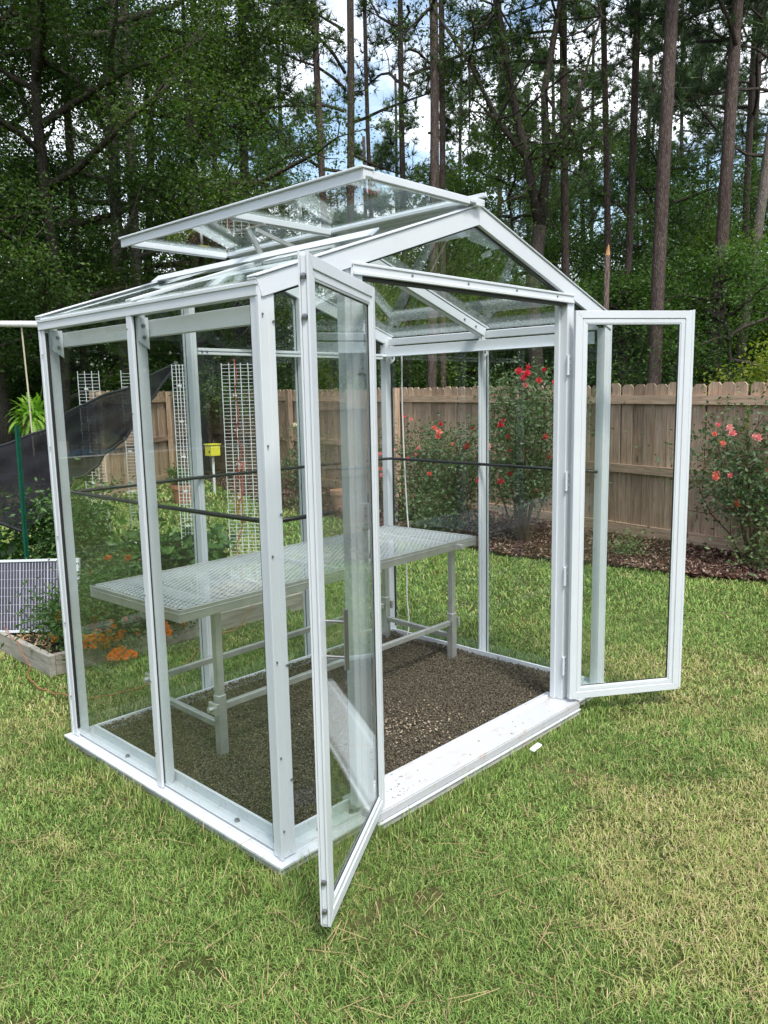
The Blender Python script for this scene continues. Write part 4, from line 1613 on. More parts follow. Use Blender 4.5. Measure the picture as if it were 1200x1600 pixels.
# tall vegetables behind them
bush('tomato_plant', 'tall leafy plant seen through the left greenhouse pane above the bench', 'vegetable plant', (1.12, 3.95, .105), .82, .36, VEGLEAF, 3600, .055, GREENSTEM, 12, wid=.4, seed=41, low=.1, spread=.22)
t, _ = bush('marigold_plant', 'dense dark plant dotted with rust blooms behind the bench end', 'marigold', (1.1, 3.55, .105), .38, .34, MARILEAF, 3200, .035, GREENSTEM, 12, wid=.35, seed=42, low=.0, spread=.26)
blooms(t, [Vector(p) - Vector((1.1, 3.55, .105)) for p in ((1.184, 3.4, 0.471), (1.343, 3.4, 0.45), (0.949, 3.4, 0.409), (1.046, 3.4, 0.387), (1.196, 3.4, 0.313))], ['rust'], .030, 9)
bush('pepper_plant', 'broad leaved pepper plant between the left and rear greenhouse posts', 'vegetable plant', (1.72, 3.55, .105), .42, .26, VEGLEAF, 650, .12, GREENSTEM, 9, wid=.5, seed=43, low=.1, spread=.25)
bush('pepper_plant', 'broad leaved vegetable plant just left of the rear wall post', 'vegetable plant', (2.05, 3.75, .105), .34, .22, VEGLEAF, 450, .12, GREENSTEM, 8, wid=.5, seed=44, low=.1, spread=.25)
bush('squash_plant', 'sprawling vegetable plant beneath the black shade cloth', 'vegetable plant', (.78, 4.45, .105), .30, .40, VEGLEAF, 500, .11, GREENSTEM, 9, wid=.6, seed=45, low=.05, spread=.3)
bush('tomato_plant', 'leafy tomato plant beyond the green post at the left edge', 'vegetable plant', (.35, 5.3, 0), .62, .40, VEGLEAF, 1300, .07, GREENSTEM, 10, wid=.4, seed=46, low=.05, spread=.25)
bush('squash_plant', 'vegetable plant behind the shade cloth near the left wire racks', 'vegetable plant', (1.6, 4.6, .105), .32, .35, VEGLEAF, 500, .10, GREENSTEM, 9, wid=.5, seed=47, low=.05, spread=.3)


# wire racks
def rack(label, a, b, z0, z1, nv=6, dz=.028, cord=None):
    a, b = Vector(a), Vector(b)
    t = thing('wire_rack', label, 'wire rack', (a.x, a.y, z0))
    mb = MB()
    for k in range(nv):
        f = (0, .22, .38, .56, .78, 1)[k] if nv == 6 else k / (nv - 1)
        p = a.lerp(b, f)
        mb.tube([(p.x, p.y, z0), (p.x, p.y, z1)], .0035, 5)
    mb.build('upright', WIREW, t)
    mb = MB()
    z = z0 + .1
    while z < z1:
        mb.tube([(a.x, a.y, z), (b.x, b.y, z)], .0020, 4)
        z += dz
    mb.build('rung', WIREW, t)['kind'] = 'stuff'
    for k in range(6):
        p = a.lerp(b, .36)
        zz = z0 + .25 + k * .27
        if zz < z1 - .05:
            MB().bar(p + Vector((-.015, 0, zz)), p + Vector((.015, 0, zz)), .012, .014).build('clip', WHITEPL, t)
    return t


rack('wide white wire rack with red wire twisted up it, right of the rear wall post', (2.20, 3.33, 0), (2.385, 3.14, 0), .02, 1.87)
rack('narrow white wire rack just left of the rear wall post', (1.84, 3.46, 0), (1.925, 3.33, 0), .1, 1.86)
rack('white wire rack in the middle of the leftmost pane behind the shade cloth', (1.70, 4.72, 0), (1.82, 4.58, 0), .1, 1.85, 4)
rack('single strip of white wire rack left of the middle wall post', (1.96, 4.46, 0), (2.02, 4.40, 0), .1, 1.85, 2)
mb = MB()
P = []
for k in range(40):
    z = 1.90 - k * .045
    x = 2.27 + .025 * math.sin(k * .9) * (1 if k > 12 else .3) - (.04 if k > 25 else 0) * min(1, (k - 25) / 6)
    P.append((x - .01, 3.235 + .01 * math.cos(k), z))
mb.tube(P, .0035, 5)
mb.tube([(2.27, 3.21, 1.1), (2.21, 3.23, .95), (2.20, 3.22, .7), (2.24, 3.2, .62), (2.26, 3.22, .9), (2.28, 3.2, 1.1)], .004, 5)
tag(mb.build('wire', REDW, None, smooth=True, loc=(2.26, 3.23, .1)), 'red wire twisted down the wide white wire rack', 'wire')


# shade cloth draped in the garden
def m_cloth():
    g = NG('black_shade_cloth')
    v = g.coords('Object')
    n = g.noise(v, 6, 5, .6)
    at = g.ramp(n, [(.3, (.005, .005, .007)), (.7, (.014, .014, .018))])
    p = g.principled(at, .8, 0, .2)
    t = g.node('ShaderNodeBsdfTransparent')
    m = g.node('ShaderNodeMixShader')
    w1 = g.node('ShaderNodeTexNoise')
    w1.inputs['Scale'].default_value = 3
    g.link(v, w1.inputs['Vector'])
    g.link(g.ramp(w1.outputs['Fac'], [(.35, (.62, .62, .62)), (.65, (.86, .86, .86))]), m.inputs[0])
    g.link(t.outputs[0], m.inputs[1])
    g.link(p.outputs[0], m.inputs[2])
    return g.finish(m)


CLOTH = m_cloth()


def cloth(name, label, corners, nu=40, nv=26, sag=.18, seed=0):
    """corners: 00,10,11,01 ; thin sheet with folds"""
    c00, c10, c11, c01 = [Vector(c) for c in corners]
    nrm_ = (c10 - c00).cross(c01 - c00).normalized()
    vs, fs = [], []
    th = .003
    for side in (0, 1):
        for j in range(nv + 1):
            for i in range(nu + 1):
                u_, v_ = i / nu, j / nv
                p = c00.lerp(c10, u_).lerp(c01.lerp(c11, u_), v_)
                p = p + Vector((0, 0, -sag * 4 * u_ * (1 - u_) * (.4 + .6 * v_)))
                f = .03 * math.sin(u_ * 17 + 3 * v_ + seed) + .02 * math.sin(v_ * 21 + 5 * u_) + .012 * math.sin(u_ * 41 - v_ * 9)
                p = p + nrm_ * (f * (.3 + .7 * math.sin(math.pi * u_))) + nrm_ * (th * side)
                vs.append(tuple(p))
    K = (nu + 1) * (nv + 1)
    for side in (0, 1):
        for j in range(nv):
            for i in range(nu):
                a = side * K + j * (nu + 1) + i
                q = (a, a + 1, a + nu + 2, a + nu + 1)
                fs.append(q if side else q[::-1])
    mb = MB()
    mb.v, mb.f = vs, fs
    loc = tuple(c00)
    t = thing(name, label, 'shade cloth', loc)
    mb.build('sheet', CLOTH, t, smooth=True)
    mb = MB()
    for row in (0, nv):
        mb.tube([vs[row * (nu + 1) + i] for i in range(nu + 1)], .012, 5)
    for col_ in (0, nu):
        mb.tube([vs[j * (nu + 1) + col_] for j in range(nv + 1)], .012, 5)
    mb.build('hem', m_cloth_hem, t)
    for cc_ in (vs[0], vs[nu], vs[nv * (nu + 1)], vs[K - 1]):
        MB().tube([Vector(cc_) + Vector((-.006, -.006, 0)), Vector(cc_) + Vector((-.016, -.016, 0))], .017, 10).build('grommet', STEEL, t)
    return t


m_cloth_hem = m_plain('black_hem', (.012, .012, .014), .8)
cloth('shade_cloth', 'black shade cloth draped from rack to green post left of the greenhouse',
      [(.255, 4.58, .986), (2.13, 3.85, 1.88), (1.614, 3.83, 1.31), (.747, 3.71, .692)], sag=0)
mb = MB()
mb.bar((.66, 3.54, -.05), (.68, 3.54, 1.444), .030, .012, up=(1, -1, 0))
mb.bar((.672, 3.552, -.05), (.692, 3.552, 1.444), .006, .026, up=(1, -1, 0))
gp = mb.build('garden_post', POSTG, None, loc=(.66, 3.54, 0))
tag(gp, 'green metal garden post standing in front of the black shade cloth', 'post')
mb = MB()
for k in range(9):
    z = .5 + k * .11
    p = Vector((.661 + .0135 * z, 3.54, z)) + Vector((-.0055, -.0055, 0))
    mb.tube([p, p + Vector((-.002, -.002, 0))], .004, 6)
mb.build('peg', WHITEPL, gp)

# orange cord over the lawn
mb = MB()
pts = [(a_, b_, c_ + .014) for a_, b_, c_ in [(.42, 3.55, .15), (.33, 3.0, .155), (.325, 2.75, .02), (.24, 2.6, .03), (.18, 2.35, .035), (.23, 2.12, .03), (.30, 1.98, .025), (.55, 1.9, .03), (.9, 2.02, .03), (1.3, 2.35, .03), (1.62, 2.42, .035), (1.75, 2.47, .16), (1.95, 2.6, .16)]]
pp = []
for i in range(len(pts) - 1):
    for t_ in (0, .25, .5, .75):
        q = Vector(pts[i]).lerp(Vector(pts[i + 1]), t_)
        pp.append(q + Vector((random.uniform(-.012, .012), random.uniform(-.012, .012), random.uniform(0, .012))))
mb.tube(pp, .0032, 6)
tag(mb.build('extension_cord', ORANGE, None, smooth=True, loc=(.24, 2.4, 0)), 'thin orange cord trailing over the lawn and the raised bed corner', 'cord')
# second faint cord at the near left lawn
mb = MB()
mb.tube([(-1.05, -.62, .045), (-.95, -.70, .051), (-.86, -.78, .055), (-.76, -.83, .053), (-.68, -.84, .04)], .003, 5)
tag(mb.build('straw_stem', m_plain('dry_straw', (.42, .30, .12), .8), None, smooth=True, loc=(-.9, -.74, 0)), 'long dry yellow stem lying in the near left grass', 'dry stem')

# birdhouse, pots
t = thing('birdhouse', 'bright yellow birdhouse on a thin post before the back fence', 'birdhouse', (6.1, 9.25, 0))
b = t.location
MB().tube([(b.x, b.y, 0), (b.x, b.y, .66)], .022, 8).build('post', WIREW, t)
mb = MB()
mb.box(b.x - .09, b.x + .09, b.y - .09, b.y + .09, .66, .84)
bo = mb.build('box', YELLOW, t, bevel=.004)
mb = MB()
mb.tube([(b.x - .088, b.y - .04, .73), (b.x - .094, b.y - .04, .73)], .022, 10)
mb.build('entrance_hole', GASKET, bo)
mb = MB()
mb.box(b.x - .105, b.x + .105, b.y - .105, b.y + .105, .84, .856)
mb.build('roof', YELLOW, t, bevel=.003)


def pot(label, loc, r1, h, mat, plant=None):
    t = thing('flower_pot', label, 'flower pot', loc)
    mb = MB()
    mb.lathe(loc, [(0.001, .012), (r1 * .62, .012), (r1 * .66, .02), (r1 * .90, h * .80), (r1 * .98, h * .80), (r1, h), (r1 * .90, h), (r1 * .86, h * .84), (.001, h * .82)], 24)
    mb.build('pot', mat, t, smooth=False)
    mb = MB()
    mb.lathe(loc, [(0.001, 0), (r1 * .85, 0), (r1 * .92, .03), (r1 * .86, .03), (r1 * .84, .010), (.001, .010)], 24)
    mb.build('saucer', TERRA, t)
    return t


pot('peach coloured flower pot on a saucer in front of the back fence', (5.98, 6.02, .02), .17, .30, TERRAP)
pot('orange terracotta pot with plants behind the narrow wire rack', (5.10, 8.60, 0), .20, .32, TERRA)
bush('potted_plant', 'green plant growing in the orange terracotta pot', 'plant', (5.10, 8.60, .26), .30, .22, VEGLEAF, 500, .06, GREENSTEM, 8, seed=61, low=.1)
mb = MB()
mb.box(4.9, 5.6, 10.6, 10.75, 0, .05)
mb.box(4.3, 4.8, 10.2, 10.3, 0, .04)
tag(mb.build('stepping_boards', WHITEPL, None, loc=(5, 10.5, 0)), 'pale boards lying on the lawn before the left fence', 'boards', kind='stuff')

# swing frame with rope and fern
sw = thing('swing_frame', 'white metal swing frame with two ropes at the far left edge', 'swing frame', (1.0, 6.6, 0))
MB().tube([(-.6, 11.9, 2.45), (1.53, 6.79, 2.39), (1.935, 5.757, 2.33)], .030, 12).build('beam', WHITEPL, sw, smooth=True)
for q in ((-1.5, 11.5), (.3, 12.3)):
    MB().tube([(-.6, 11.9, 2.45), (q[0], q[1], 0)], .028, 10).build('leg', WHITEPL, sw, smooth=True)
for q in ((1.935, 5.757),):
    MB().tube([(1.935, 5.757, 2.33), (q[0], q[1], 0)], .026, 10).build('leg', WHITEPL, sw, smooth=True)
for x, y in ((1.62, 6.57), (1.82, 6.07)):
    MB().tube([(x, y, 2.38), (x + .012, y, 1.7), (x + .02, y + .01, 1.05)], .008, 6).build('rope', ROPE, sw)
MB().bar((1.62, 6.62, 1.05), (1.86, 6.04, 1.05), .16, .025).build('seat', BLACKPL, sw, bevel=.003)


def fern(loc, r_, label):
    t = thing('fern', label, 'fern', loc)
    rg = np.random.default_rng(51)
    V, T, Cc = [], [], []
    k = 0
    for i in range(260):
        a = rg.uniform(0, 6.28)
        el = rg.uniform(-.3, 1.5)
        L = r_ * rg.uniform(.45, 1.1)
        prev = rg.normal(0, .05, 3)
        d = np.array([math.cos(a) * math.cos(el), math.sin(a) * math.cos(el), math.sin(el)])
        pts_ = [prev]
        for s_ in range(12):
            d = d + np.array([0, 0, -.13])
            d /= np.linalg.norm(d)
            prev = prev + d * L / 12
            pts_.append(prev)
        side = np.array([-math.sin(a), math.cos(a), 0])
        c_ = rg.uniform(.2, 1)
        for s_ in range(1, 12):
            w_ = .045 * math.sin(math.pi * (s_ + .6) / 13) * r_ / .45
            for sg in (-1, 1):
                p0, p1 = pts_[s_], pts_[s_ + 1]
                tip = (p0 + p1) / 2 + side * sg * w_ + (p1 - p0) * .6
                V += [p0, p1, tip]
                T.append((k, k + 1, k + 2))
                Cc += [c_] * 3
                k += 3
    place('frond', tri_mesh('frond', np.array(V), np.array(T), FERNLEAF, np.array(Cc)), t)['kind'] = 'stuff'
    MB().lathe(loc, [(.001, -.22), (.10, -.22), (.15, 0), (.14, 0), (.001, -.02)], 14).build('basket', CANE, t)
    mb = MB()
    for a in (0, 2.1, 4.2):
        p = Vector(loc) + Vector((.14 * math.cos(a), .14 * math.sin(a), 0))
        mb.tube([p, Vector(loc) + Vector((0, 0, -.9))], .004, 4)
    MB().tube([Vector(loc) + Vector((0, 0, -.2)), (loc[0], loc[1], 0)], .025, 8).build('stand', BARKD, t)
    return t


fern((2.50, 7.6, 1.40), .31, 'bright green fern on a stand behind the swing ropes')
# low wall and green fence far left
mb = MB()
mb.box(-9, 7.5, 21.0, 21.25, 0, .42)
tag(mb.build('garden_wall', m_plain('pinkish_block', (.36, .26, .22), .9), None, loc=(0, 21, 0)), 'low pinkish block wall across the far left lawn', 'wall')
gf = thing('mesh_fence', 'low dark green garden fence behind the black shade cloth', 'fence', (.5, 10.5, 0))
for k in range(14):
    x = -1.6 + k * .30
    MB().box(x - .012, x + .012, 10.4, 10.43, 0, 1.0).build('slat', POSTG, gf)
    if k < 13:
        for q in (.07, .14, .21):
            MB().box(x + q - .007, x + q + .007, 10.405, 10.42, .05, .97).build('slat', POSTG, gf)
MB().box(-1.6, 2.3, 10.435, 10.45, .85, .89).build('rail', POSTG, gf)


# ---------------------------------------------------------------- trees
def limb(mb, p, d, L, r_, n=6, rg=None, gravity=0.0, sides=5):
    pts_, rad = [Vector(p)], [r_]
    d = Vector(d).normalized()
    for k in range(n):
        d = (d + Vector(rg.normal(0, .16, 3)) + Vector((0, 0, gravity))).normalized()
        pts_.append(pts_[-1] + d * L / n)
        rad.append(r_ * (1 - .85 * (k + 1) / n) + .003)
    mb.tube(pts_, rad, sides, cap=False)
    return pts_


def pine_crown(seed, z0, z1, spread, n_limb, dens=1.0):
    """limbs + needle tufts, origin at trunk foot"""
    rg = np.random.default_rng(seed)
    mb = MB()
    tips = []
    for i in range(n_limb):
        f = (i + rg.uniform(0, .8)) / n_limb
        z = z0 + (z1 - z0) * f
        a = rg.uniform(0, 6.28)
        L = spread * (1.05 - .65 * f) * rg.uniform(.5, 1.15)
        pts_ = limb(mb, (0, 0, z), (math.cos(a), math.sin(a), rg.uniform(-.05, .5)), L, .014 + .008 * L, 6, rg, .02)
        for k in range(2, 7):
            if k > 2:
                tips.append(pts_[k])
            for q in range(3):
                if rg.random() < .8:
                    dd = (pts_[k] - pts_[k - 1]).normalized() + Vector(rg.normal(0, .7, 3)) + Vector((0, 0, .2))
                    e = limb(mb, pts_[k], dd, L * rg.uniform(.15, .34), .012, 3, rg, .06, 4)
                    tips += e[2:]
    P = np.array([list(q) for q in tips])
    P = np.repeat(P, 3, 0) + rg.normal(0, .12, (len(P) * 3, 3))
    nn = 20
    n_ = len(P) * nn
    cdir = unit(rg.normal(size=(len(P), 3)) * .5 + np.array([0, 0, .7]))
    d = unit(np.repeat(cdir, nn, 0) * .9 + rg.normal(0, .75, (n_, 3)))
    L = rg.uniform(.16, .30, (n_, 1))
    s = unit(np.cross(d, rg.normal(size=(n_, 3)))) * .009
    b = np.repeat(P, nn, 0)
    V = np.stack([b - s, b + s, b + d * L], 1).reshape(-1, 3)
    T = np.arange(n_ * 3).reshape(-1, 3)
    c_ = np.repeat(np.repeat(rg.uniform(0, 1, len(P)), nn), 3)
    return mb.mesh('limbs', BARKD), tri_mesh('crown', V, T, NEEDLE, c_)


PC = [pine_crown(101, 8.0, 17, 3.4, 20), pine_crown(102, 6.5, 15, 3.2, 20), pine_crown(103, 9.0, 19, 3.8, 22), pine_crown(104, 4.0, 11, 2.4, 16)]


def trunk_mesh(r_, H, lean, seed, taper=.6, nm='trunk', mat=None, n=14):
    rg = np.random.default_rng(seed)
    k = max(6, int(H / 1.2))
    pts_, rad = [], []
    ox = oy = 0
    w1, w2 = rg.uniform(-.10, .10, 2), rg.uniform(0, 6, 2)
    for i in range(k + 1):
        z = -.1 + (H + .1) * i / k
        pts_.append((lean[0] * z + w1[0] * math.sin(z * .35 + w2[0]) - w1[0] * math.sin(w2[0]), lean[1] * z + w1[1] * math.sin(z * .3 + w2[1]) - w1[1] * math.sin(w2[1]), z))
        rad.append(r_ * (1 - (1 - taper) * i / k) * (1.25 if i == 0 else 1) * rg.uniform(.97, 1.03))
    mb = MB()
    mb.tube(pts_, rad, n)
    me = mb.mesh(nm, mat or BARKP, smooth=True)
    return me


def pine(label, x, y, lx, ly, r_, crown=0, H=18, name='pine_tree', cs=1.0, cz=0.0, bark=None, group='pine trees behind the fence'):
    t = thing(name, label, 'pine tree', (x, y, 0), group)
    place('trunk', trunk_mesh(r_, H, (lx, ly), int(abs(x * 97 + y * 31)), mat=bark), t)
    if crown is not None:
        l_, c_ = PC[crown]
        a = random.uniform(0, 6.28)
        zc = 10
        off = (lx * zc, ly * zc, cz)
        br = place('limb', l_, t, off, (0, 0, a), (cs, cs, 1))
        br['kind'] = 'stuff'
        cr_ = place('crown', c_, t, off, (0, 0, a), (cs, cs, 1))
        cr_['kind'] = 'stuff'
    return t


K = (.112, .107)
PINES = [
    ('thickest straight pine, standing behind the open right door glass', 13.96, 5.28, 0.0047, -0.0050, 0.174, 2),
    ('tall reddish pine, first one right of the open right door', 15.76, 4.86, 0.0156, -0.0164, 0.178, 0),
    ('pale grey pine leaning strongly to the right near the yellow green shrub', 17.07, 4.94, 0.0512, -0.0537, 0.145, 1),
    ('straight pine rising above the right roof slope beside the forked oak', 14.56, 7.59, -0.0132, 0.0139, 0.116, 0),
    ('slim pine, left one of a pair above the right greenhouse eave', 15.78, 7.34, -0.0088, 0.0092, 0.098, None),
    ('darker pine, right one of a pair above the right greenhouse eave', 15.68, 6.85, -0.0011, 0.0012, 0.111, 2),
    ('thick pine in the middle of the close trio above the roof vent', 11.64, 9.21, 0.0013, -0.0014, 0.128, None),
    ('slender pine, right one of the close trio above the roof vent', 12.45, 9.52, -0.0001, 0.0001, 0.093, None),
    ('dark slender pine, left one of the close trio above the roof vent', 12.50, 10.65, 0.0096, -0.0101, 0.090, 0),
    ('pine leaning left against the sky gap above the vent', 10.87, 11.48, -0.0056, 0.0059, 0.101, None),
    ('straight dark pine just right of the left leaning one at the sky gap', 11.57, 11.63, 0.0066, -0.0069, 0.120, 1),
    ('thin dark leaning pine between the sky gap and the trunk trio', 12.46, 11.29, -0.0166, 0.0174, 0.069, None),
    ('dark pine half hidden in the oak leaves above the left roof', 9.71, 12.68, -0.0030, 0.0031, 0.130, None),
    ('brown pine trunk showing through the leaves at far left', 6.91, 15.21, 0.0152, -0.0159, 0.113, None),
    ('shaded pine trunk deep in the oak mass left of centre', 9.54, 14.92, 0.0248, -0.0260, 0.109, None),
    ('thin far pine between the two thick right hand pines', 26.28, 9.94, -0.0269, 0.0283, 0.090, 1),
    ('dark far pine at the right edge behind the pale leaning one', 20.46, 5.78, -0.0106, 0.0111, 0.118, 0),
    ('dark thin pine trunk at the left edge above the swing beam', 7.95, 20.46, 0.0587, -0.0616, 0.097, 0),
    ('pale grey trunk standing clear of the leaves above the left roof edge', 7.03, 13.12, 0.0201, -0.0211, 0.132, None),
]
for i, (lab, x, y, lx, ly, r_, cr_) in enumerate(PINES):
    pine(lab, x, y, lx, ly, r_ * .82, cr_, H=19, bark=BARKL if i in (2, 18) else (BARKD if i in (8, 10, 11, 12, 14, 16, 17) else BARKP))
FAR = [(29.35, 15.53), (25.23, 16.93), (29.99, 13.38), (34.75, 12.77), (19.29, 23.20), (25.68, 19.40), (33.47, 9.71), (22.85, 22.38), (30.07, 17.71), (17.34, 25.25),
       (27.5, 8.3), (31.5, 6.0), (36, 16), (27, 24), (21, 28), (24.5, 12.8), (38, 9), (14, 27), (33, 21)]
for i, (x, y) in enumerate(FAR):
    pine('slim far pine standing deep in the woods behind the fence', x, y, random.uniform(-.02, .02), random.uniform(-.02, .02), random.uniform(.09, .12), i % 4, H=16 if i % 4 != 3 else 12,
         group='slim far pines deep in the woods', cs=random.uniform(.9, 1.2), cz=random.uniform(-1.5, .5), bark=BARKD)
# snapped young pine
t = thing('snapped_pine', 'snapped young pine trunk with pale splintered top above the right eave', 'broken tree', (11.42, 5.02, 0))
mb = MB()
mb.tube([(11.42, 5.02, 0), (11.44, 5.03, 2), (11.46, 5.03, 3.9)], [.055, .052, .045], 9)
tk = mb.build('trunk', BARKP, t, smooth=True)
mb = MB()
for k in range(6):
    a = k * 1.05
    p = Vector((11.46 + .028 * math.cos(a), 5.03 + .028 * math.sin(a), 3.88))
    mb.tube([p, p + Vector((random.uniform(-.01, .01), random.uniform(-.01, .01), random.uniform(.10, .28)))], [.016, .003], 4)
mb.build('splinter', m_plain('fresh_split_wood', (.60, .33, .14), .8), tk)


def leafy_tree(seed, H, rad, zlow, n_limb, nleaf, lsize, leafmat, bark=BARKD, r_=.16, fork=None, spread=.42, wid=.55, clump=.0):
    rg = np.random.default_rng(seed)
    mb = MB()
    tips = []
    lean = rg.uniform(-.04, .04, 2)
    k = 8
    pts_ = [Vector((lean[0] * H * i / k + .15 * math.sin(i * .9 + seed), lean[1] * H * i / k + .12 * math.sin(i * .7), H * .92 * i / k)) for i in range(k + 1)]
    base = pts_[0].copy()
    pts_ = [p - Vector((base.x, base.y, 0)) for p in pts_]
    mb.tube(pts_, [r_ * (1 - .8 * i / k) for i in range(k + 1)], 10)
    for i in range(n_limb):
        f = (i + rg.uniform(0, 1)) / n_limb
        z = zlow + (H * .95 - zlow) * f
        q = z / (H * .92) * k
        j = min(int(q), k - 1)
        p = pts_[j].lerp(pts_[j + 1], min(q - j, 1))
        a = i * 2.4 + rg.uniform(-.5, .5)
        prof = math.sin(math.pi * min(max((f * .86 + .12), 0), 1)) ** .6
        L = rad * prof * rg.uniform(.65, 1.12)
        lp = limb(mb, p, (math.cos(a), math.sin(a), rg.uniform(-.1, .7)), L, .02 + .018 * L, 5, rg, .03)
        for m_ in range(2, 6):
            tips.append(lp[m_])
            for q_ in range(2):
                dd = (lp[m_] - lp[m_ - 1]).normalized() + Vector(rg.normal(0, .8, 3))
                e = limb(mb, lp[m_], dd, L * rg.uniform(.2, .4), .012, 3, rg, .0, 4)
                tips += [e[2], e[3]]
    C_ = np.array([list(q) for q in tips])
    wgt = rg.uniform(.2, 1, len(C_))
    idx = rg.choice(len(C_), nleaf, p=wgt / wgt.sum())
    tone = rg.uniform(0, 1, len(C_))
    P = C_[idx] + rg.normal(0, 1, (nleaf, 3)) * spread * np.array([1.15, 1.15, .6])
    V, T = leaf_arrays(P, lsize, wid, seed=seed, droop=.2, flat=.3)
    c_ = np.repeat(np.clip(.75 * tone[idx] + rg.normal(.12, .18, nleaf), 0, 1), 4)
    return mb.mesh('trunk', bark, smooth=True), tri_mesh('crown', V, T, leafmat, c_)


OAK = [leafy_tree(201, 12, 3.6, 1.4, 26, 46000, .072, OAKLEAF, r_=.17, spread=.26), leafy_tree(202, 13, 3.2, 2.2, 24, 42000, .072, OAKLEAF, BARKL, .18, spread=.25), leafy_tree(203, 10, 3.2, 1.0, 24, 40000, .070, OAKLEAF, spread=.25)]
UND = [leafy_tree(211, 5.2, 2.1, .4, 20, 17000, .08, UNDERLEAF, r_=.07, spread=.24), leafy_tree(212, 6.6, 2.2, .6, 22, 18000, .08, UNDERLEAF, r_=.08, spread=.25),
       leafy_tree(213, 4.2, 2.0, .2, 18, 15000, .08, UNDERLEAF, r_=.06, spread=.24), leafy_tree(214, 7.8, 2.2, 2.2, 22, 18000, .08, OAKLEAF, r_=.09, spread=.25)]


def plant_tree(name, label, cat, var, x, y, s=1.0, rz=None, group=None, sz=None):
    t = thing(name, label, cat, (x, y, 0), group)
    t.rotation_euler = (0, 0, random.uniform(0, 6.28) if rz is None else rz)
    t.scale = (s, s, sz or s)
    place('trunk', var[0], t)['kind'] = 'stuff'
    c_ = place('crown', var[1], t)
    c_['kind'] = 'stuff'
    return t


def polar(px, D, f=1241.97):
    """ground point straight ahead at bearing of column px and distance D"""
    a = math.atan2(px - 603, f)
    b = .80921 + a
    return CAM.x + math.sin(b) * D, CAM.y + math.cos(b) * D


OAKS = [(218, 17.5, 1, 1.0, 'tall oak whose crown hangs above the left roof edge'),
        (90, 16.5, 0, 1.0, 'dense dark oak filling the left side above the swing beam'),
        (318, 17.5, 2, 1.05, 'dense oak directly behind the raised roof vent'),
        (20, 19.5, 1, 1.0, 'dark leafy oak cut by the left edge of the view'),
        (352, 21.5, 0, .92, 'dark oak at the right end of the dense leaf mass'),
        (-90, 16.0, 0, 1.05, 'large oak beyond the left edge hanging into the view'),
        (262, 23.5, 2, 1.2, 'tall oak deep in shade behind the left roof'),
        (-60, 25.0, 1, 1.1, 'far oak at the extreme left letting sky through')]
for px, D, v, s, lab in OAKS:
    x, y = polar(px, D)
    plant_tree('oak_tree', lab, 'oak tree', OAK[v], x, y, s, group='oaks of the dense left mass')
# forked dark oak right of the ridge
x, y = 13.17, 7.59
t = thing('forked_oak', 'dark forked oak with bare twisting limbs right of the greenhouse ridge', 'oak tree', (x, y, 0))
mb = MB()
rg = np.random.default_rng(300)
mb.tube([(x, y, -.1), (x + .05, y - .02, 2), (x - .03, y + .05, 3.6), (x + .06, y - .05, 5.0)], [.19, .16, .15, .14], 10)
sA = [(x + .06, y - .05, 4.9), (x - .12, y + .14, 6.3), (x - .35, y + .38, 7.6), (x - .55, y + .58, 9.2), (x - 1.0, y + 1.0, 11)]
sB = [(x + .06, y - .05, 4.8), (x + .16, y - .14, 6.2), (x + .10, y - .10, 7.6), (x + .35, y - .32, 9.4), (x + .6, y - .6, 11.5)]
sC = [(x - .12, y + .14, 6.3), (x - .55, y + .60, 7.1), (x - .95, y + 1.0, 8.2), (x - 1.5, y + 1.5, 9.2)]
sD = [(x + .16, y - .14, 6.0), (x + .6, y - .5, 7.2), (x + .9, y - .9, 9.0)]
tips = []
for ch, r_ in ((sA, .105), (sB, .10), (sC, .06), (sD, .045)):
    mb.tube(ch, [r_ * (1 - .55 * i / (len(ch) - 1)) for i in range(len(ch))], 8)
    for q in ch[1:]:
        for m_ in range(5):
            e = limb(mb, q, tuple(rg.normal(0, 1, 3) + np.array([0, 0, .1])), rg.uniform(.9, 2.1), .03, 5, rg, .0, 4)
            tips += e[2:]
            for m2 in range(3):
                e2 = limb(mb, e[3], tuple(rg.normal(0, 1, 3)), rg.uniform(.3, .8), .012, 3, rg, -.05, 4)
                tips += e2[1:]
mb.build('trunk', BARKD, t, smooth=True)
C_ = np.array([list(q) for q in tips]) - np.array([x, y, 0])
nl_ = 7000
P = C_[rg.integers(0, len(C_), nl_)] + rg.normal(0, .20, (nl_, 3))
V, T = leaf_arrays(P, .085, .5, seed=301, droop=.4)
place('crown', tri_mesh('crown', V, T, OAKLEAF, np.repeat(rg.uniform(0, 1, nl_), 4)), t)['kind'] = 'stuff'

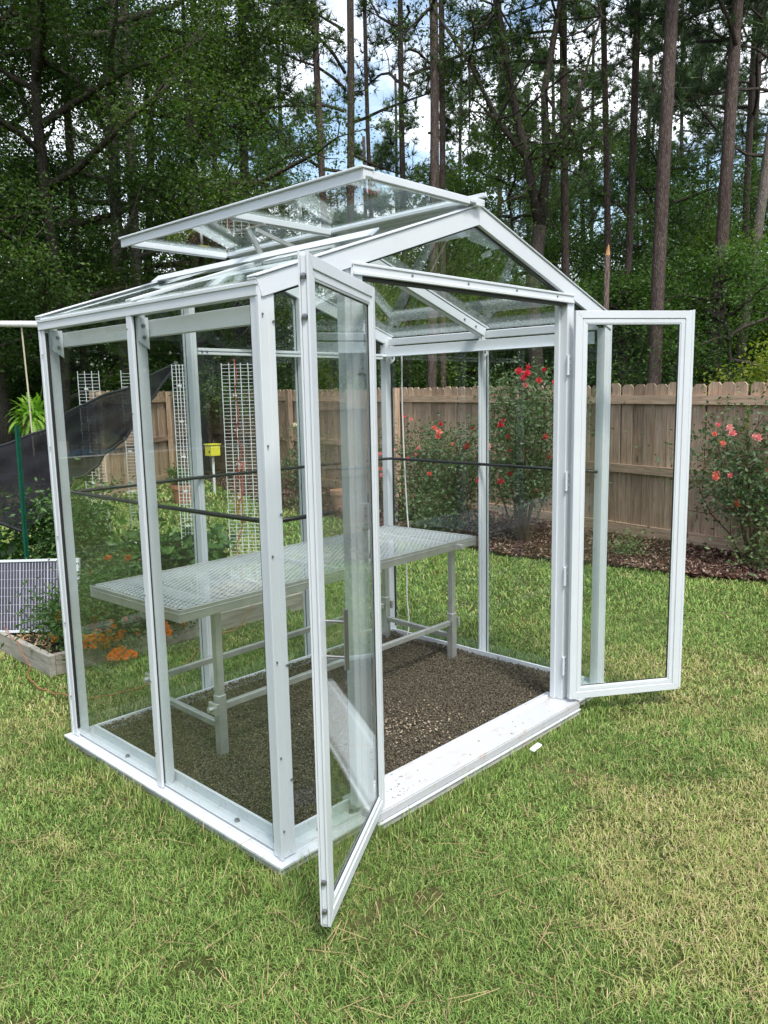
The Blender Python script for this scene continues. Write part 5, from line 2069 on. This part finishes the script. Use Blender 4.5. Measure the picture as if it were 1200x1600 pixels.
# understory: three depths
rg = np.random.default_rng(9)
spots = []
for px in range(-160, 1420, 105):
    spots.append((px + rg.uniform(-30, 30), rg.uniform(20.5, 24), rg.integers(0, 3), rg.uniform(.8, 1.1)))
for px in range(-160, 1420, 105):
    spots.append((px + rg.uniform(-30, 30), rg.uniform(25, 31), rg.integers(0, 4), rg.uniform(.95, 1.25)))
for px in range(-160, 1420, 115):
    spots.append((px + rg.uniform(-30, 30), rg.uniform(33, 42), rg.integers(0, 4), rg.uniform(1.1, 1.45)))
for i, (px, D, v, s) in enumerate(spots):
    x, y = polar(px, D)
    near = D < 24.2
    lab = 'leafy understory tree just behind the fence' if near else 'shaded understory tree farther back in the woods'
    plant_tree('understory_tree', lab, 'tree', UND[int(v)], x, y, float(s), group='nearer understory trees' if near else 'farther understory trees')
for (px, D, v, s, lab) in ((1125, 18.5, 0, .9, 'green understory tree between the two right hand pines'), (700, 20, 1, 1.0, 'rounded green tree above the roof right of the trunk trio'),
                           (960, 19, 2, 1.0, 'bushy green tree behind the snapped trunk'), (1010, 21, 3, .95, 'tall leafy young tree behind the thickest pine'),
                           (560, 19, 2, .95, 'leafy tree seen through the gable glass above the doors'), (790, 23, 3, 1.1, 'tall leafy tree left of the forked oak')):
    x, y = polar(px, D)
    plant_tree('understory_tree', lab, 'tree', UND[v], x, y, s)
YB = leafy_tree(220, 2.6, 1.0, .5, 14, 5000, .085, YELLOWLEAF, r_=.03, spread=.22)
plant_tree('yellow_green_shrub', 'yellow green leafy shrub above the fence at the right edge', 'shrub', YB, 11.3, 2.2, .80)
YB2 = (YB[0], YB[1])

# the far wood, one mass
n = 90000
a = rg.uniform(-.15, 1.75, n)
D = rg.uniform(42, 58, n)
zz = np.abs(rg.normal(0, 1, n)) * 3.2 * (1 + .5 * np.sin(a * 23) + .3 * np.sin(a * 51))
P = np.stack([CAM.x + np.sin(a) * D, CAM.y + np.cos(a) * D, zz], 1)
V, T = leaf_arrays(P, .55, .7, seed=401)
me = tri_mesh('far_wood', V, T, OAKLEAF, np.repeat(rg.uniform(0, .8, n), 4))
tag(place('far_wood', me), 'dark mass of far woodland closing off the view behind the trees', 'woodland', kind='stuff')
# trees behind the viewer, so the glass and the white frames have a wood to reflect
n = 40000
a = rg.uniform(1.9, 6.0, n)
D = rg.uniform(26, 34, n)
zz = rg.uniform(0, 1, n) ** .8 * (8 + 3 * np.sin(a * 9) + 2 * np.sin(a * 23))
P = np.stack([CAM.x + np.sin(a) * D, CAM.y + np.cos(a) * D, zz], 1)
V, T = leaf_arrays(P, 1.1, .7, seed=402)
me = tri_mesh('surrounding_wood', V, T, OAKLEAF, np.repeat(rg.uniform(0, .9, n), 4))
tag(place('surrounding_wood', me), 'ring of dark trees round the rest of the yard', 'woodland', kind='stuff')
